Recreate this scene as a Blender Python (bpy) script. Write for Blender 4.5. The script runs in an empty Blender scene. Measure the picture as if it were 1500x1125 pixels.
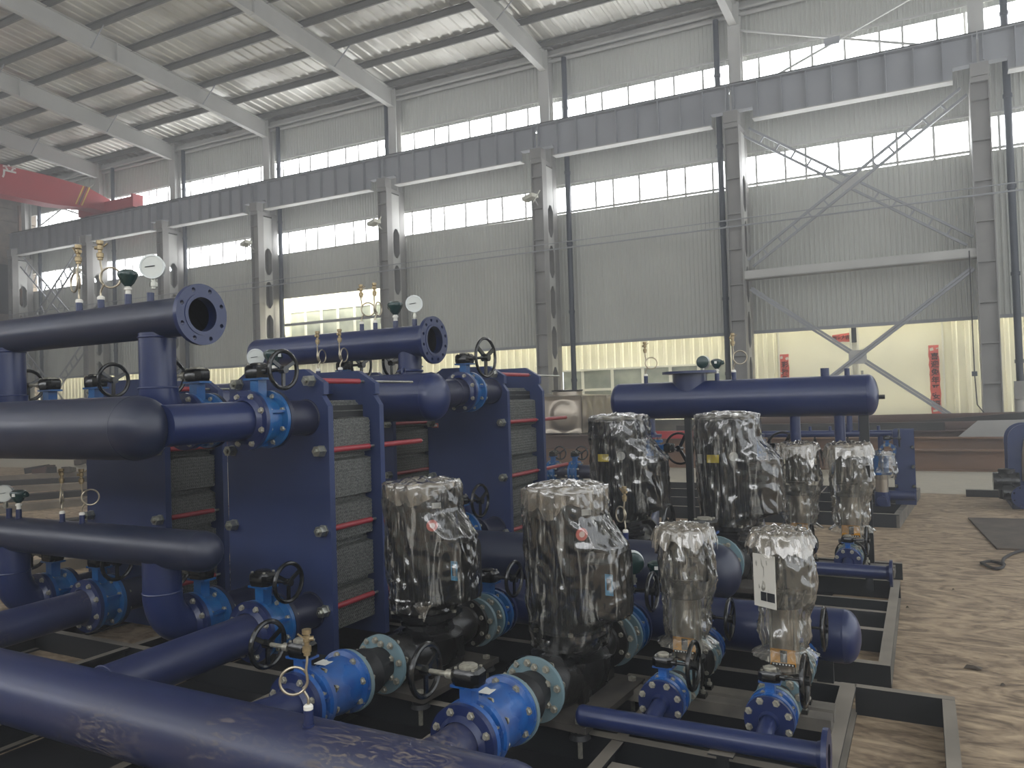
import bpy, math, random
from mathutils import Vector, Matrix, noise
from mathutils.geometry import tessellate_polygon
random.seed(7)
PI = math.pi
SC = bpy.context.scene
COL = SC.collection

# ------------------------------------------------------------------ camera
YAW, PITCH, ROLL, EYE = math.radians(28.05), math.radians(1.24), math.radians(-1.768), 1.65
w_ = Vector((-math.sin(YAW)*math.cos(PITCH), math.cos(YAW)*math.cos(PITCH), math.sin(PITCH)))
r0 = Vector((math.cos(YAW), math.sin(YAW), 0)); u0 = r0.cross(w_)
r_ = r0*math.cos(ROLL)+u0*math.sin(ROLL); u_ = -r0*math.sin(ROLL)+u0*math.cos(ROLL)
cd = bpy.data.cameras.new('camera'); cam = bpy.data.objects.new('camera', cd); COL.objects.link(cam)
M = Matrix.Identity(4)
for i in range(3):
    M[i][0], M[i][1], M[i][2], M[i][3] = r_[i], u_[i], -w_[i], (0, 0, EYE)[i]
cam.matrix_world = M
cd.sensor_fit = 'HORIZONTAL'; cd.sensor_width = 36; cd.lens = 1127/1500*36; cd.clip_end = 300; cd.clip_start = .05
SC.camera = cam

# ------------------------------------------------------------------ sky, exposure
SC.view_settings.view_transform = 'Standard'; SC.view_settings.look = 'None'
SC.view_settings.gamma = 1; SC.view_settings.use_curve_mapping = False
SC.view_settings.exposure = 0.72
W = bpy.data.worlds.new('overcast'); SC.world = W; W.use_nodes = True
wb = W.node_tree.nodes['Background']; wb.inputs[0].default_value = (.93, .97, 1.0, 1); wb.inputs[1].default_value = 1.1
WINDOW_GLOW = 5.0

# thin workshop haze filling the hall
hv = bpy.data.materials.new('hall_haze'); hv.use_nodes = True; hn = hv.node_tree
for n in list(hn.nodes): hn.nodes.remove(n)
ho = hn.nodes.new('ShaderNodeOutputMaterial'); hs = hn.nodes.new('ShaderNodeVolumeScatter'); hs.inputs['Density'].default_value = .011; hs.inputs['Color'].default_value = (.97, .98, 1, 1); hs.inputs['Anisotropy'].default_value = .3
hn.links.new(hs.outputs[0], ho.inputs['Volume'])
# ------------------------------------------------------------------ materials
def srgb(r, g, b):
    f = lambda c: (c/255/12.92) if c/255 <= .04045 else ((c/255+.055)/1.055)**2.4
    return (f(r), f(g), f(b), 1)
MAT = {}
def mat(name, col, rough=.5, metal=0, var=0, vscale=8, col2=None, bump=0, bscale=40, stretch=(1, 1, 1), dust=0, dustcol=(150, 138, 120), spec=.5, updust=0, coat=0, sharp=.12):
    m = bpy.data.materials.new(name); m.use_nodes = True; nt = m.node_tree; N = nt.nodes; L = nt.links
    p = N['Principled BSDF']; c = srgb(*col)
    p.inputs['Base Color'].default_value = c; p.inputs['Roughness'].default_value = rough
    p.inputs['Metallic'].default_value = metal; p.inputs['Specular IOR Level'].default_value = spec
    if coat: p.inputs['Coat Weight'].default_value = coat; p.inputs['Coat Roughness'].default_value = .12
    tc = N.new('ShaderNodeTexCoord'); mp = N.new('ShaderNodeMapping'); mp.inputs['Scale'].default_value = stretch
    L.new(tc.outputs['Object'], mp.inputs[0]); out = None
    def nz(scale, det=5):
        n = N.new('ShaderNodeTexNoise'); n.inputs['Scale'].default_value = scale; n.inputs['Detail'].default_value = det
        L.new(mp.outputs[0], n.inputs['Vector']); return n
    def ramp(src, a, b):
        r = N.new('ShaderNodeMapRange'); r.inputs[1].default_value = a; r.inputs[2].default_value = b
        L.new(src, r.inputs[0]); return r
    if var:
        n = nz(vscale); r = ramp(n.outputs['Fac'], .5-sharp*1.5, .5+sharp*1.5)
        mx = N.new('ShaderNodeMix'); mx.data_type = 'RGBA'
        mx.inputs[6].default_value = c; c2 = srgb(*col2) if col2 else tuple(x*(1-var) for x in c[:3])+(1,)
        mx.inputs[7].default_value = c2; L.new(r.outputs[0], mx.inputs[0]); out = mx.outputs[2]
    if dust or updust:
        n = nz(3.1, 8); r = ramp(n.outputs['Fac'], .42, .72); f = r.outputs[0]
        mu = N.new('ShaderNodeMath'); mu.operation = 'MULTIPLY'; mu.inputs[1].default_value = dust or updust
        L.new(f, mu.inputs[0]); f = mu.outputs[0]
        if updust:
            g = N.new('ShaderNodeNewGeometry'); s = N.new('ShaderNodeSeparateXYZ'); L.new(g.outputs['Normal'], s.inputs[0])
            r2 = ramp(s.outputs['Z'], .55, .95); mu.inputs[1].default_value = .35
            ad = N.new('ShaderNodeMath'); ad.operation = 'ADD'; ad.inputs[1].default_value = updust*.75; L.new(f, ad.inputs[0])
            m2 = N.new('ShaderNodeMath'); m2.operation = 'MULTIPLY'; L.new(ad.outputs[0], m2.inputs[0]); L.new(r2.outputs[0], m2.inputs[1]); m2.use_clamp = True; f = m2.outputs[0]
        mx = N.new('ShaderNodeMix'); mx.data_type = 'RGBA'; L.new(f, mx.inputs[0])
        if out: L.new(out, mx.inputs[6])
        else: mx.inputs[6].default_value = c
        mx.inputs[7].default_value = srgb(*dustcol); out = mx.outputs[2]
        rr = N.new('ShaderNodeMapRange'); rr.inputs[3].default_value = rough; rr.inputs[4].default_value = .85; L.new(f, rr.inputs[0]); L.new(rr.outputs[0], p.inputs['Roughness'])
    if out: L.new(out, p.inputs['Base Color'])
    if bump:
        n = nz(bscale); b = N.new('ShaderNodeBump'); b.inputs['Strength'].default_value = bump; b.inputs['Distance'].default_value = .01
        L.new(n.outputs['Fac'], b.inputs['Height']); L.new(b.outputs[0], p.inputs['Normal'])
    MAT[name] = m; return m
mat('navy', (28, 42, 86), .3, var=.25, vscale=2.5, bump=.06, bscale=9, spec=.6)
mat('navy_dusty', (25, 34, 60), .36, var=.2, vscale=2.5, dust=.16, dustcol=(72, 70, 76), bump=.08, bscale=9, spec=.6)
mat('navy_plate', (42, 56, 98), .45, var=.18, vscale=3, bump=.05, bscale=14)
mat('navy_dark', (26, 30, 56), .42, var=.2, bump=.06)
mat('blue', (18, 92, 144), .3, var=.2, vscale=14, col2=(14, 70, 130), bump=.15, bscale=50, spec=.6)
mat('bright_blue', (22, 88, 158), .26, var=.2, vscale=14, col2=(17, 68, 134), dust=.25, bump=.12, bscale=50, spec=.6)
mat('grey_ring', (112, 138, 146), .45, var=.2, vscale=10, dust=.3)
mat('rubber', (22, 22, 24), .55, bump=.1)
mat('cast_black', (11, 12, 14), .26, var=.3, vscale=9, dust=.14, dustcol=(95, 88, 78), bump=.2, bscale=70, spec=.6)
mat('gloss_black', (10, 11, 12), .2, bump=.1, bscale=60, spec=.7)
mat('motor_black', (14, 15, 16), .35, bump=.05)
mat('zinc', (178, 178, 168), .32, metal=.85, var=.3, vscale=60)
mat('bolt_dull', (176, 172, 158), .42, metal=.5, var=.4, vscale=60)
mat('brass', (164, 146, 112), .36, metal=.6, var=.3, vscale=70)
mat('steel_tube', (176, 166, 146), .3, metal=.8)
mat('white_tape', (225, 222, 212), .6)
mat('red_sleeve', (150, 46, 54), .4, var=.15, vscale=20, spec=.6)
mat('green_head', (22, 52, 50), .25, bump=.05, spec=.7)
mat('dial', (196, 200, 198), .3, metal=.2)
mat('dial_face', (205, 208, 202), .5)
mat('plate_pack', (134, 135, 130), .5, metal=.35, var=.5, vscale=55, col2=(84, 86, 84), stretch=(1, 1, 2.2))
mat('gasket', (20, 21, 22), .6)
mat('rail_black', (26, 28, 31), .5, var=.2, updust=.85, dustcol=(142, 134, 122))
mat('rail_dusty', (120, 114, 104), .7, var=.35, vscale=6, col2=(84, 80, 74))
mat('base_plate', (48, 46, 44), .6, var=.4, vscale=7, col2=(78, 73, 67))
mat('stainless', (170, 160, 146), .28, metal=.8)
mat('yellow', (214, 190, 40), .5)
mat('orange', (226, 158, 40), .5)
mat('label_blue', (90, 170, 215), .4)
mat('label_white', (222, 222, 216), .5)
mat('sticker_red', (205, 105, 92), .5)
mat('sticker_pale', (226, 200, 190), .5)
mat('print_dark', (28, 30, 34), .6)
mat('col_grey', (150, 148, 144), .55, var=.15, vscale=1.2, col2=(134, 132, 128))
mat('col_light', (190, 189, 184), .55, var=.12, vscale=1.2)
mat('beam_grey', (158, 160, 164), .6, var=.15, vscale=.7, col2=(146, 148, 152))
mat('wall_sheet', (196, 197, 189), .5, var=.16, vscale=.35, col2=(184, 185, 177), spec=.4)
mat('cream_sheet', (232, 228, 204), .5, var=.1, vscale=.5)
mat('cream_flat', (236, 232, 208), .5, var=.06, vscale=.8)
mat('dado', (112, 108, 102), .85, var=.4, vscale=1.6, col2=(80, 78, 74), bump=.3, bscale=9)
mat('frame_white', (214, 212, 198), .5)
mat('pipe_dark', (34, 42, 56), .4)
mat('purlin', (112, 110, 104), .55, var=.2, vscale=2)
mat('crane_red', (160, 34, 40), .45, var=.15, vscale=1.5, col2=(172, 36, 42))
mat('poster_red', (216, 92, 80), .7, var=.3, vscale=7, col2=(204, 104, 94))
mat('rust', (92, 74, 66), .8, var=.6, vscale=1.5, col2=(78, 58, 52), bump=.4, bscale=20, stretch=(.25, 1, 1))
mat('rust_orange', (124, 92, 68), .75, var=.6, vscale=2, col2=(96, 74, 60), bump=.3, bscale=20, stretch=(.3, 1, 1))
mat('scrap', (92, 82, 72), .8, var=.5, vscale=4, bump=.4)
mat('grey_timber', (128, 118, 104), .85, var=.4, vscale=3, col2=(96, 88, 78), stretch=(.3, 1, 1))
mat('dark_steel', (52, 48, 46), .7, var=.4, vscale=2)
mat('brick', (148, 136, 122), .9, var=.5, vscale=2.5, col2=(112, 104, 96), bump=.4, bscale=8)
mat('paper', (204, 200, 190), .5)

def floor_mat():
    m = bpy.data.materials.new('floor_concrete'); m.use_nodes = True; nt = m.node_tree; N = nt.nodes; L = nt.links; p = N['Principled BSDF']
    tc = N.new('ShaderNodeTexCoord'); mp = N.new('ShaderNodeMapping'); mp.inputs['Scale'].default_value = (1, 2.1, 1); mp.inputs['Rotation'].default_value = (0, 0, .35)
    L.new(tc.outputs['Object'], mp.inputs[0])
    def nz(s, d, dist=0, v=None):
        n = N.new('ShaderNodeTexNoise'); n.inputs['Scale'].default_value = s; n.inputs['Detail'].default_value = d; n.inputs['Distortion'].default_value = dist
        L.new(v or mp.outputs[0], n.inputs['Vector']); return n
    n1 = nz(1.9, 12, 3.4); n2 = nz(11, 8, 1.5); n3 = nz(.35, 3)
    r = N.new('ShaderNodeValToRGB'); e = r.color_ramp.elements
    e[0].position = .34; e[0].color = srgb(108, 92, 74); e[1].position = .76; e[1].color = srgb(186, 165, 136)
    k = e.new(.5); k.color = srgb(148, 129, 106)
    ad = N.new('ShaderNodeMath'); ad.operation = 'ADD'; mu = N.new('ShaderNodeMath'); mu.operation = 'MULTIPLY'; mu.inputs[1].default_value = .38
    sb = N.new('ShaderNodeMath'); sb.operation = 'SUBTRACT'; sb.inputs[1].default_value = .19
    L.new(n2.outputs['Fac'], mu.inputs[0]); L.new(mu.outputs[0], sb.inputs[0]); L.new(n1.outputs['Fac'], ad.inputs[0]); L.new(sb.outputs[0], ad.inputs[1]); L.new(ad.outputs[0], r.inputs[0])
    # window reflection on the far floor, painted into its colour as a paler tone
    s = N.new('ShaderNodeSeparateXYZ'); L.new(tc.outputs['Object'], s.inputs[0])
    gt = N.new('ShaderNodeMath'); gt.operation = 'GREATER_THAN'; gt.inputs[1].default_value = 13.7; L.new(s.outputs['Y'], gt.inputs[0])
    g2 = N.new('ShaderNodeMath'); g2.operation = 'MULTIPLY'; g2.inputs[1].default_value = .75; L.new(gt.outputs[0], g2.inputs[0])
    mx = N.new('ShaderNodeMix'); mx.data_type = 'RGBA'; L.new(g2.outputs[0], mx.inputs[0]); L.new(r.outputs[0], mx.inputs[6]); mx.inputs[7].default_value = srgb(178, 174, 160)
    L.new(mx.outputs[2], p.inputs['Base Color'])
    rr = N.new('ShaderNodeMapRange'); rr.inputs[3].default_value = .62; rr.inputs[4].default_value = .9; L.new(n3.outputs['Fac'], rr.inputs[0]); L.new(rr.outputs[0], p.inputs['Roughness'])
    b = N.new('ShaderNodeBump'); b.inputs['Strength'].default_value = .8; b.inputs['Distance'].default_value = .014; L.new(ad.outputs[0], b.inputs['Height']); L.new(b.outputs[0], p.inputs['Normal'])
    MAT['floor_concrete'] = m
floor_mat()

def scuffed_navy():
    # blue paint with pale scuffs and dried mud where a strap has rubbed
    m = MAT['navy'].copy(); m.name = 'navy_scuffed'; nt = m.node_tree; N = nt.nodes; L = nt.links; p = N['Principled BSDF']
    src = p.inputs['Base Color'].links[0].from_socket
    tc = N.new('ShaderNodeTexCoord'); mp = N.new('ShaderNodeMapping'); mp.inputs['Scale'].default_value = (4, 13, 13); mp.inputs['Rotation'].default_value = (.4, .2, .5)
    L.new(tc.outputs['Object'], mp.inputs[0])
    n = N.new('ShaderNodeTexNoise'); n.inputs['Scale'].default_value = 2.2; n.inputs['Detail'].default_value = 9; n.inputs['Distortion'].default_value = 2.2; L.new(mp.outputs[0], n.inputs['Vector'])
    n2 = N.new('ShaderNodeTexNoise'); n2.inputs['Scale'].default_value = 1.1; n2.inputs['Detail'].default_value = 2; L.new(tc.outputs['Object'], n2.inputs['Vector'])
    def rng(s, a, b, c=0, d=1):
        r = N.new('ShaderNodeMapRange'); r.inputs[1].default_value = a; r.inputs[2].default_value = b; r.inputs[3].default_value = c; r.inputs[4].default_value = d; L.new(s, r.inputs[0]); return r.outputs[0]
    def mul(a, b):
        x = N.new('ShaderNodeMath'); x.operation = 'MULTIPLY'; L.new(a, x.inputs[0]); L.new(b, x.inputs[1]); return x.outputs[0]
    f = mul(rng(n.outputs['Fac'], .5, .66), rng(n2.outputs['Fac'], .52, .66, 0, .6))
    base = rng(n2.outputs['Fac'], .35, .65, .10, .5)
    mxa = N.new('ShaderNodeMix'); mxa.data_type = 'RGBA'; L.new(base, mxa.inputs[0]); L.new(src, mxa.inputs[6]); mxa.inputs[7].default_value = srgb(58, 57, 74)
    mx = N.new('ShaderNodeMix'); mx.data_type = 'RGBA'; L.new(f, mx.inputs[0]); L.new(mxa.outputs[2], mx.inputs[6]); mx.inputs[7].default_value = srgb(132, 120, 104)
    L.new(mx.outputs[2], p.inputs['Base Color']); L.new(rng(f, 0, .5, .36, .8), p.inputs['Roughness'])
    MAT['navy_scuffed'] = m
scuffed_navy()

def glow(name, col, s):
    m = bpy.data.materials.new(name); m.use_nodes = True; nt = m.node_tree; N = nt.nodes; L = nt.links
    p = N['Principled BSDF']; p.inputs['Base Color'].default_value = srgb(*col); p.inputs['Emission Color'].default_value = srgb(*col)
    p.inputs['Emission Strength'].default_value = s; p.inputs['Roughness'].default_value = .4; MAT[name] = m
glow('daylight_pane_roof', (255, 252, 244), 13)
glow('added_daylight_pane_dim', (250, 252, 255), 2.6)
glow('daylight_pane', (250, 252, 255), WINDOW_GLOW)      # milky polycarbonate lit by the overcast sky
def annex_glass():
    m = bpy.data.materials.new('annex_glass'); m.use_nodes = True; nt = m.node_tree; N = nt.nodes; L = nt.links; p = N['Principled BSDF']
    tc = N.new('ShaderNodeTexCoord'); n = N.new('ShaderNodeTexNoise'); n.inputs['Scale'].default_value = 1.3; n.inputs['Detail'].default_value = 5; L.new(tc.outputs['Object'], n.inputs[0])
    r = N.new('ShaderNodeValToRGB'); r.color_ramp.elements[0].color = srgb(126, 132, 122); r.color_ramp.elements[0].position = .35; r.color_ramp.elements[1].color = srgb(178, 182, 166); r.color_ramp.elements[1].position = .7
    L.new(n.outputs['Fac'], r.inputs[0]); L.new(r.outputs[0], p.inputs['Base Color']); p.inputs['Roughness'].default_value = .12; MAT['annex_glass'] = m
annex_glass()
def foil():
    m = bpy.data.materials.new('roof_foil'); m.use_nodes = True; nt = m.node_tree; N = nt.nodes; L = nt.links; p = N['Principled BSDF']
    p.inputs['Base Color'].default_value = srgb(190, 188, 178); p.inputs['Metallic'].default_value = .4; p.inputs['Roughness'].default_value = .38
    tc = N.new('ShaderNodeTexCoord'); mp = N.new('ShaderNodeMapping'); mp.inputs['Scale'].default_value = (5, .7, 1); L.new(tc.outputs['Object'], mp.inputs[0])
    n = N.new('ShaderNodeTexNoise'); n.inputs['Scale'].default_value = 1.6; n.inputs['Detail'].default_value = 5; L.new(mp.outputs[0], n.inputs['Vector'])
    b = N.new('ShaderNodeBump'); b.inputs['Strength'].default_value = .6; b.inputs['Distance'].default_value = .05; L.new(n.outputs['Fac'], b.inputs['Height']); L.new(b.outputs[0], p.inputs['Normal'])
    n2 = N.new('ShaderNodeTexNoise'); n2.inputs['Scale'].default_value = .5; n2.inputs['Detail'].default_value = 3; L.new(tc.outputs['Object'], n2.inputs['Vector'])
    r = N.new('ShaderNodeValToRGB'); r.color_ramp.elements[0].color = srgb(178, 174, 162); r.color_ramp.elements[1].color = srgb(224, 222, 214); r.color_ramp.elements[0].position = .35; r.color_ramp.elements[1].position = .65
    L.new(n2.outputs['Fac'], r.inputs[0]); L.new(r.outputs[0], p.inputs['Base Color']); MAT['roof_foil'] = m
foil()
def wrap_mat(name, haze, colr, contrast=.5):
    m = bpy.data.materials.new(name); m.use_nodes = True; nt = m.node_tree; N = nt.nodes; L = nt.links
    for n in list(N): N.remove(n)
    o = N.new('ShaderNodeOutputMaterial'); tr = N.new('ShaderNodeBsdfTransparent'); tr.inputs[0].default_value = (.96, .96, .95, 1)
    p = N.new('ShaderNodeBsdfPrincipled'); p.inputs['Base Color'].default_value = srgb(*colr); p.inputs['Roughness'].default_value = .16; p.inputs['Specular IOR Level'].default_value = 1.0
    g = N.new('ShaderNodeBsdfGlossy'); g.inputs['Roughness'].default_value = .1
    tc = N.new('ShaderNodeTexCoord'); mp = N.new('ShaderNodeMapping'); mp.inputs['Scale'].default_value = (9, 9, 2.4); mp.inputs['Rotation'].default_value = (.35, .5, 0); L.new(tc.outputs['Object'], mp.inputs[0])
    n = N.new('ShaderNodeTexNoise'); n.noise_type = 'RIDGED_MULTIFRACTAL'; n.inputs['Scale'].default_value = 1.5; n.inputs['Detail'].default_value = 5; n.inputs['Distortion'].default_value = .8; L.new(mp.outputs[0], n.inputs['Vector'])
    b = N.new('ShaderNodeBump'); b.inputs['Strength'].default_value = .8; b.inputs['Distance'].default_value = .014; L.new(n.outputs['Fac'], b.inputs['Height'])
    L.new(b.outputs[0], p.inputs['Normal']); L.new(b.outputs[0], g.inputs['Normal'])
    r = N.new('ShaderNodeMapRange'); r.inputs[1].default_value = .3; r.inputs[2].default_value = 2.6; r.inputs[3].default_value = haze*.35; r.inputs[4].default_value = min(1, haze+contrast); L.new(n.outputs['Fac'], r.inputs[0])
    mp2 = N.new('ShaderNodeMapping'); mp2.inputs['Scale'].default_value = (17, 17, 2.2); mp2.inputs['Rotation'].default_value = (.5, -.35, 0); L.new(tc.outputs['Object'], mp2.inputs[0])
    n3 = N.new('ShaderNodeTexNoise'); n3.inputs['Scale'].default_value = 1.5; n3.inputs['Detail'].default_value = 3; n3.inputs['Distortion'].default_value = 1.2; L.new(mp2.outputs[0], n3.inputs['Vector'])
    s3 = N.new('ShaderNodeMapRange'); s3.inputs[1].default_value = .56; s3.inputs[2].default_value = .68; s3.inputs[4].default_value = .34; L.new(n3.outputs['Fac'], s3.inputs[0])  # thin pale streaks paint highlight glints into the film
    ad = N.new('ShaderNodeMath'); ad.operation = 'ADD'; ad.use_clamp = True; L.new(r.outputs[0], ad.inputs[0]); L.new(s3.outputs[0], ad.inputs[1])
    m1 = N.new('ShaderNodeMixShader'); L.new(ad.outputs[0], m1.inputs[0]); L.new(tr.outputs[0], m1.inputs[1]); L.new(p.outputs[0], m1.inputs[2])
    fr = N.new('ShaderNodeFresnel'); fr.inputs[0].default_value = 1.5; L.new(b.outputs[0], fr.inputs['Normal'])
    mm = N.new('ShaderNodeMath'); mm.operation = 'MULTIPLY_ADD'; mm.inputs[1].default_value = 1.8; mm.inputs[2].default_value = .06; mm.use_clamp = True; L.new(fr.outputs[0], mm.inputs[0])
    m2 = N.new('ShaderNodeMixShader'); L.new(mm.outputs[0], m2.inputs[0]); L.new(m1.outputs[0], m2.inputs[1]); L.new(g.outputs[0], m2.inputs[2]); L.new(m2.outputs[0], o.inputs[0]); MAT[name] = m
wrap_mat('clear_wrap', .06, (206, 203, 194), .30)
wrap_mat('cloudy_wrap', .72, (208, 196, 176), .5)
wrap_mat('milky_wrap', .36, (208, 202, 186), .5)

# ------------------------------------------------------------------ mesh building
def frame(axis, up=None):
    z = Vector(axis).normalized(); a = Vector(up) if up else (Vector((0, 0, 1)) if abs(z.z) < .9 else Vector((0, 1, 0)))
    x = a.cross(z).normalized(); y = z.cross(x); return x, y, z
class MB:
    def __init__(s): s.V = []; s.F = []
    def add(s, vs, fs):
        o = len(s.V); s.V += [tuple(v) for v in vs]; s.F += [tuple(i+o for i in f) for f in fs]; return s
    def box(s, x0, x1, y0, y1, z0, z1):
        return s.add([(x, y, z) for z in (z0, z1) for y in (y0, y1) for x in (x0, x1)], [(0, 2, 3, 1), (4, 5, 7, 6), (0, 1, 5, 4), (2, 6, 7, 3), (0, 4, 6, 2), (1, 3, 7, 5)])
    def beam(s, p0, p1, w, h, up=None):
        p0, p1 = Vector(p0), Vector(p1); x, y, z = frame(p1-p0, up)
        vs = [p+x*a*w/2+y*b*h/2 for p in (p0, p1) for b in (-1, 1) for a in (-1, 1)]
        return s.add(vs, [(0, 2, 3, 1), (4, 5, 7, 6), (0, 1, 5, 4), (2, 6, 7, 3), (0, 4, 6, 2), (1, 3, 7, 5)])
    def lathe(s, prof, p0=(0, 0, 0), axis=(0, 0, 1), n=28, close=False, a0=0):
        # prof: list of (radius, distance along the axis)
        p0 = Vector(p0); x, y, z = frame(axis); vs = []; fs = []; rings = []
        for r, t in prof:
            if r < 1e-6: rings.append([len(vs)]); vs.append(p0+z*t)
            else:
                rings.append(list(range(len(vs), len(vs)+n)))
                vs += [p0+z*t+x*r*math.cos(a0+2*PI*i/n)+y*r*math.sin(a0+2*PI*i/n) for i in range(n)]
        pr = list(zip(rings, rings[1:]))
        if close: pr.append((rings[-1], rings[0]))
        for a, b in pr:
            if len(a) == 1 and len(b) == 1: continue
            for i in range(n):
                j = (i+1) % n
                if len(a) == 1: fs.append((a[0], b[j], b[i])[::-1])
                elif len(b) == 1: fs.append((a[i], a[j], b[0]))
                else: fs.append((a[i], a[j], b[j], b[i]))
        return s.add(vs, fs)
    def cyl(s, p0, p1, r, r1=None, n=20, caps=True):
        p0, p1 = Vector(p0), Vector(p1); L = (p1-p0).length; r1 = r if r1 is None else r1
        prof = ([(0, 0)] if caps else [])+[(r, 0), (r1, L)]+([(0, L)] if caps else [])
        return s.lathe(prof, p0, p1-p0, n)
    def tube(s, pts, r, n=8, closed=False, caps=True):
        pts = [Vector(p) for p in pts]; m = len(pts); vs = []; fs = []; prev = None
        for i, p in enumerate(pts):
            if closed: d = pts[(i+1) % m]-pts[i-1]
            else: d = pts[min(i+1, m-1)]-pts[max(i-1, 0)]
            d.normalize()
            if prev is None: x, y, _ = frame(d)
            else:
                x = (prev-d*prev.dot(d)); x = x.normalized() if x.length > 1e-5 else frame(d)[0]; y = d.cross(x)
            prev = x; rr = r[i] if isinstance(r, (list, tuple)) else r
            vs += [p+x*rr*math.cos(2*PI*k/n)+y*rr*math.sin(2*PI*k/n) for k in range(n)]
        for i in range(m if closed else m-1):
            j = (i+1) % m
            fs += [(i*n+k, i*n+(k+1) % n, j*n+(k+1) % n, j*n+k) for k in range(n)]
        if not closed and caps: fs += [tuple(range(n))[::-1], tuple((m-1)*n+k for k in range(n))]
        return s.add(vs, fs)
    def torus(s, c, axis, R, r, n=32, k=8):
        x, y, z = frame(axis); c = Vector(c)
        return s.tube([c+x*R*math.cos(2*PI*i/n)+y*R*math.sin(2*PI*i/n) for i in range(n)], r, k, closed=True)
    def plate(s, outer, holes, c, axis, t, up=None):
        # flat plate with holes; 2-D loops in the plane across axis, thickness t along axis
        x, y, z = frame(axis, up); c = Vector(c); loops = [outer]+holes
        tri = tessellate_polygon([[Vector((a, b, 0)) for a, b in l] for l in loops]); flat = [p for l in loops for p in l]; n = len(flat)
        vs = [c+x*a+y*b for a, b in flat]+[c+x*a+y*b+z*t for a, b in flat]
        fs = [tuple(f)[::-1] for f in tri]+[tuple(i+n for i in f) for f in tri]; o = 0
        for l in loops:
            m = len(l); fs += [(o+i, o+(i+1) % m, n+o+(i+1) % m, n+o+i) for i in range(m)]; o += m
        return s.add(vs, fs)
    def build(s, name, m, parent=None, loc=None, rot=None, sharp=32, warp=False, smooth=True):
        V = s.V
        if warp: V = [(x, y, zwarp(x, z)) for x, y, z in V]
        me = bpy.data.meshes.new(name); me.from_pydata(V, [], s.F); me.validate(); me.materials.append(MAT[m])
        if smooth and me.polygons:
            me.polygons.foreach_set('use_smooth', [True]*len(me.polygons)); me.set_sharp_from_angle(angle=math.radians(sharp))
        me.update(); o = bpy.data.objects.new(name, me); COL.objects.link(o)
        if parent: o.parent = parent
        if loc: o.location = loc
        if rot: o.rotation_euler = rot
        return o
def zwarp(x, z): return z if z < 1.65 else 1.65+(z-1.65)*(1+.0022*max(0, -x))
def circ(r, n=32, c=(0, 0)): return [(c[0]+r*math.cos(2*PI*i/n), c[1]+r*math.sin(2*PI*i/n)) for i in range(n)]
def tag(o, label=None, cat=None, group=None, kind=None):
    if label: o['label'] = label
    if cat: o['category'] = cat
    if group: o['group'] = group
    if kind: o['kind'] = kind
    return o
def empty(name, loc, label=None, cat=None, group=None, rz=0, kind=None):
    o = bpy.data.objects.new(name, None); COL.objects.link(o); o.location = loc; o.rotation_euler = (0, 0, rz); o.empty_display_size = .1
    return tag(o, label, cat, group, kind)
KIDS = {}
def kids(o): return [c for c in bpy.data.objects if c.parent == o] if o.name not in KIDS else KIDS[o.name]
def index():
    KIDS.clear()
    for c in bpy.data.objects:
        if c.parent: KIDS.setdefault(c.parent.name, []).append(c)
def copy_tree(o, parent=None):
    c = o.copy(); COL.objects.link(c); c.parent = parent
    for ch in KIDS.get(o.name, []): copy_tree(ch, c)
    return c
def dup(proto, loc, label, rz=0, group=None, scale=1):
    c = copy_tree(proto); c.location = loc; c.rotation_euler = (0, 0, rz); c['label'] = label
    if group: c['group'] = group
    if scale != 1: c.scale = (scale,)*3
    return c
def text_mesh(name, body, size, m, parent, loc, rot, depth=.002):
    cu = bpy.data.curves.new(name, 'FONT'); cu.body = body; cu.size = size; cu.extrude = depth; cu.offset = size*.022; cu.align_x = 'CENTER'; cu.align_y = 'CENTER'
    t = bpy.data.objects.new(name, cu); COL.objects.link(t); bpy.context.view_layer.update()
    me = bpy.data.meshes.new_from_object(t.evaluated_get(bpy.context.evaluated_depsgraph_get())); bpy.data.objects.remove(t); bpy.data.curves.remove(cu)
    me.materials.clear(); me.materials.append(MAT[m]); o = bpy.data.objects.new(name, me); COL.objects.link(o); o.parent = parent; o.location = loc; o.rotation_euler = rot
    return o
def spline(pts, n=6, closed=False):
    P = [Vector(p) for p in pts]; out = []; m = len(P)
    for i in range(m if closed else m-1):
        a, b, c, d = (P[(i-1) % m], P[i], P[(i+1) % m], P[(i+2) % m]) if closed else (P[max(i-1, 0)], P[i], P[i+1], P[min(i+2, m-1)])
        for k in range(n):
            t = k/n; out.append(.5*((2*b)+(c-a)*t+(2*a-5*b+4*c-d)*t*t+(3*b-3*c+d-a)*t**3))
    if not closed: out.append(P[-1])
    return out

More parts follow.
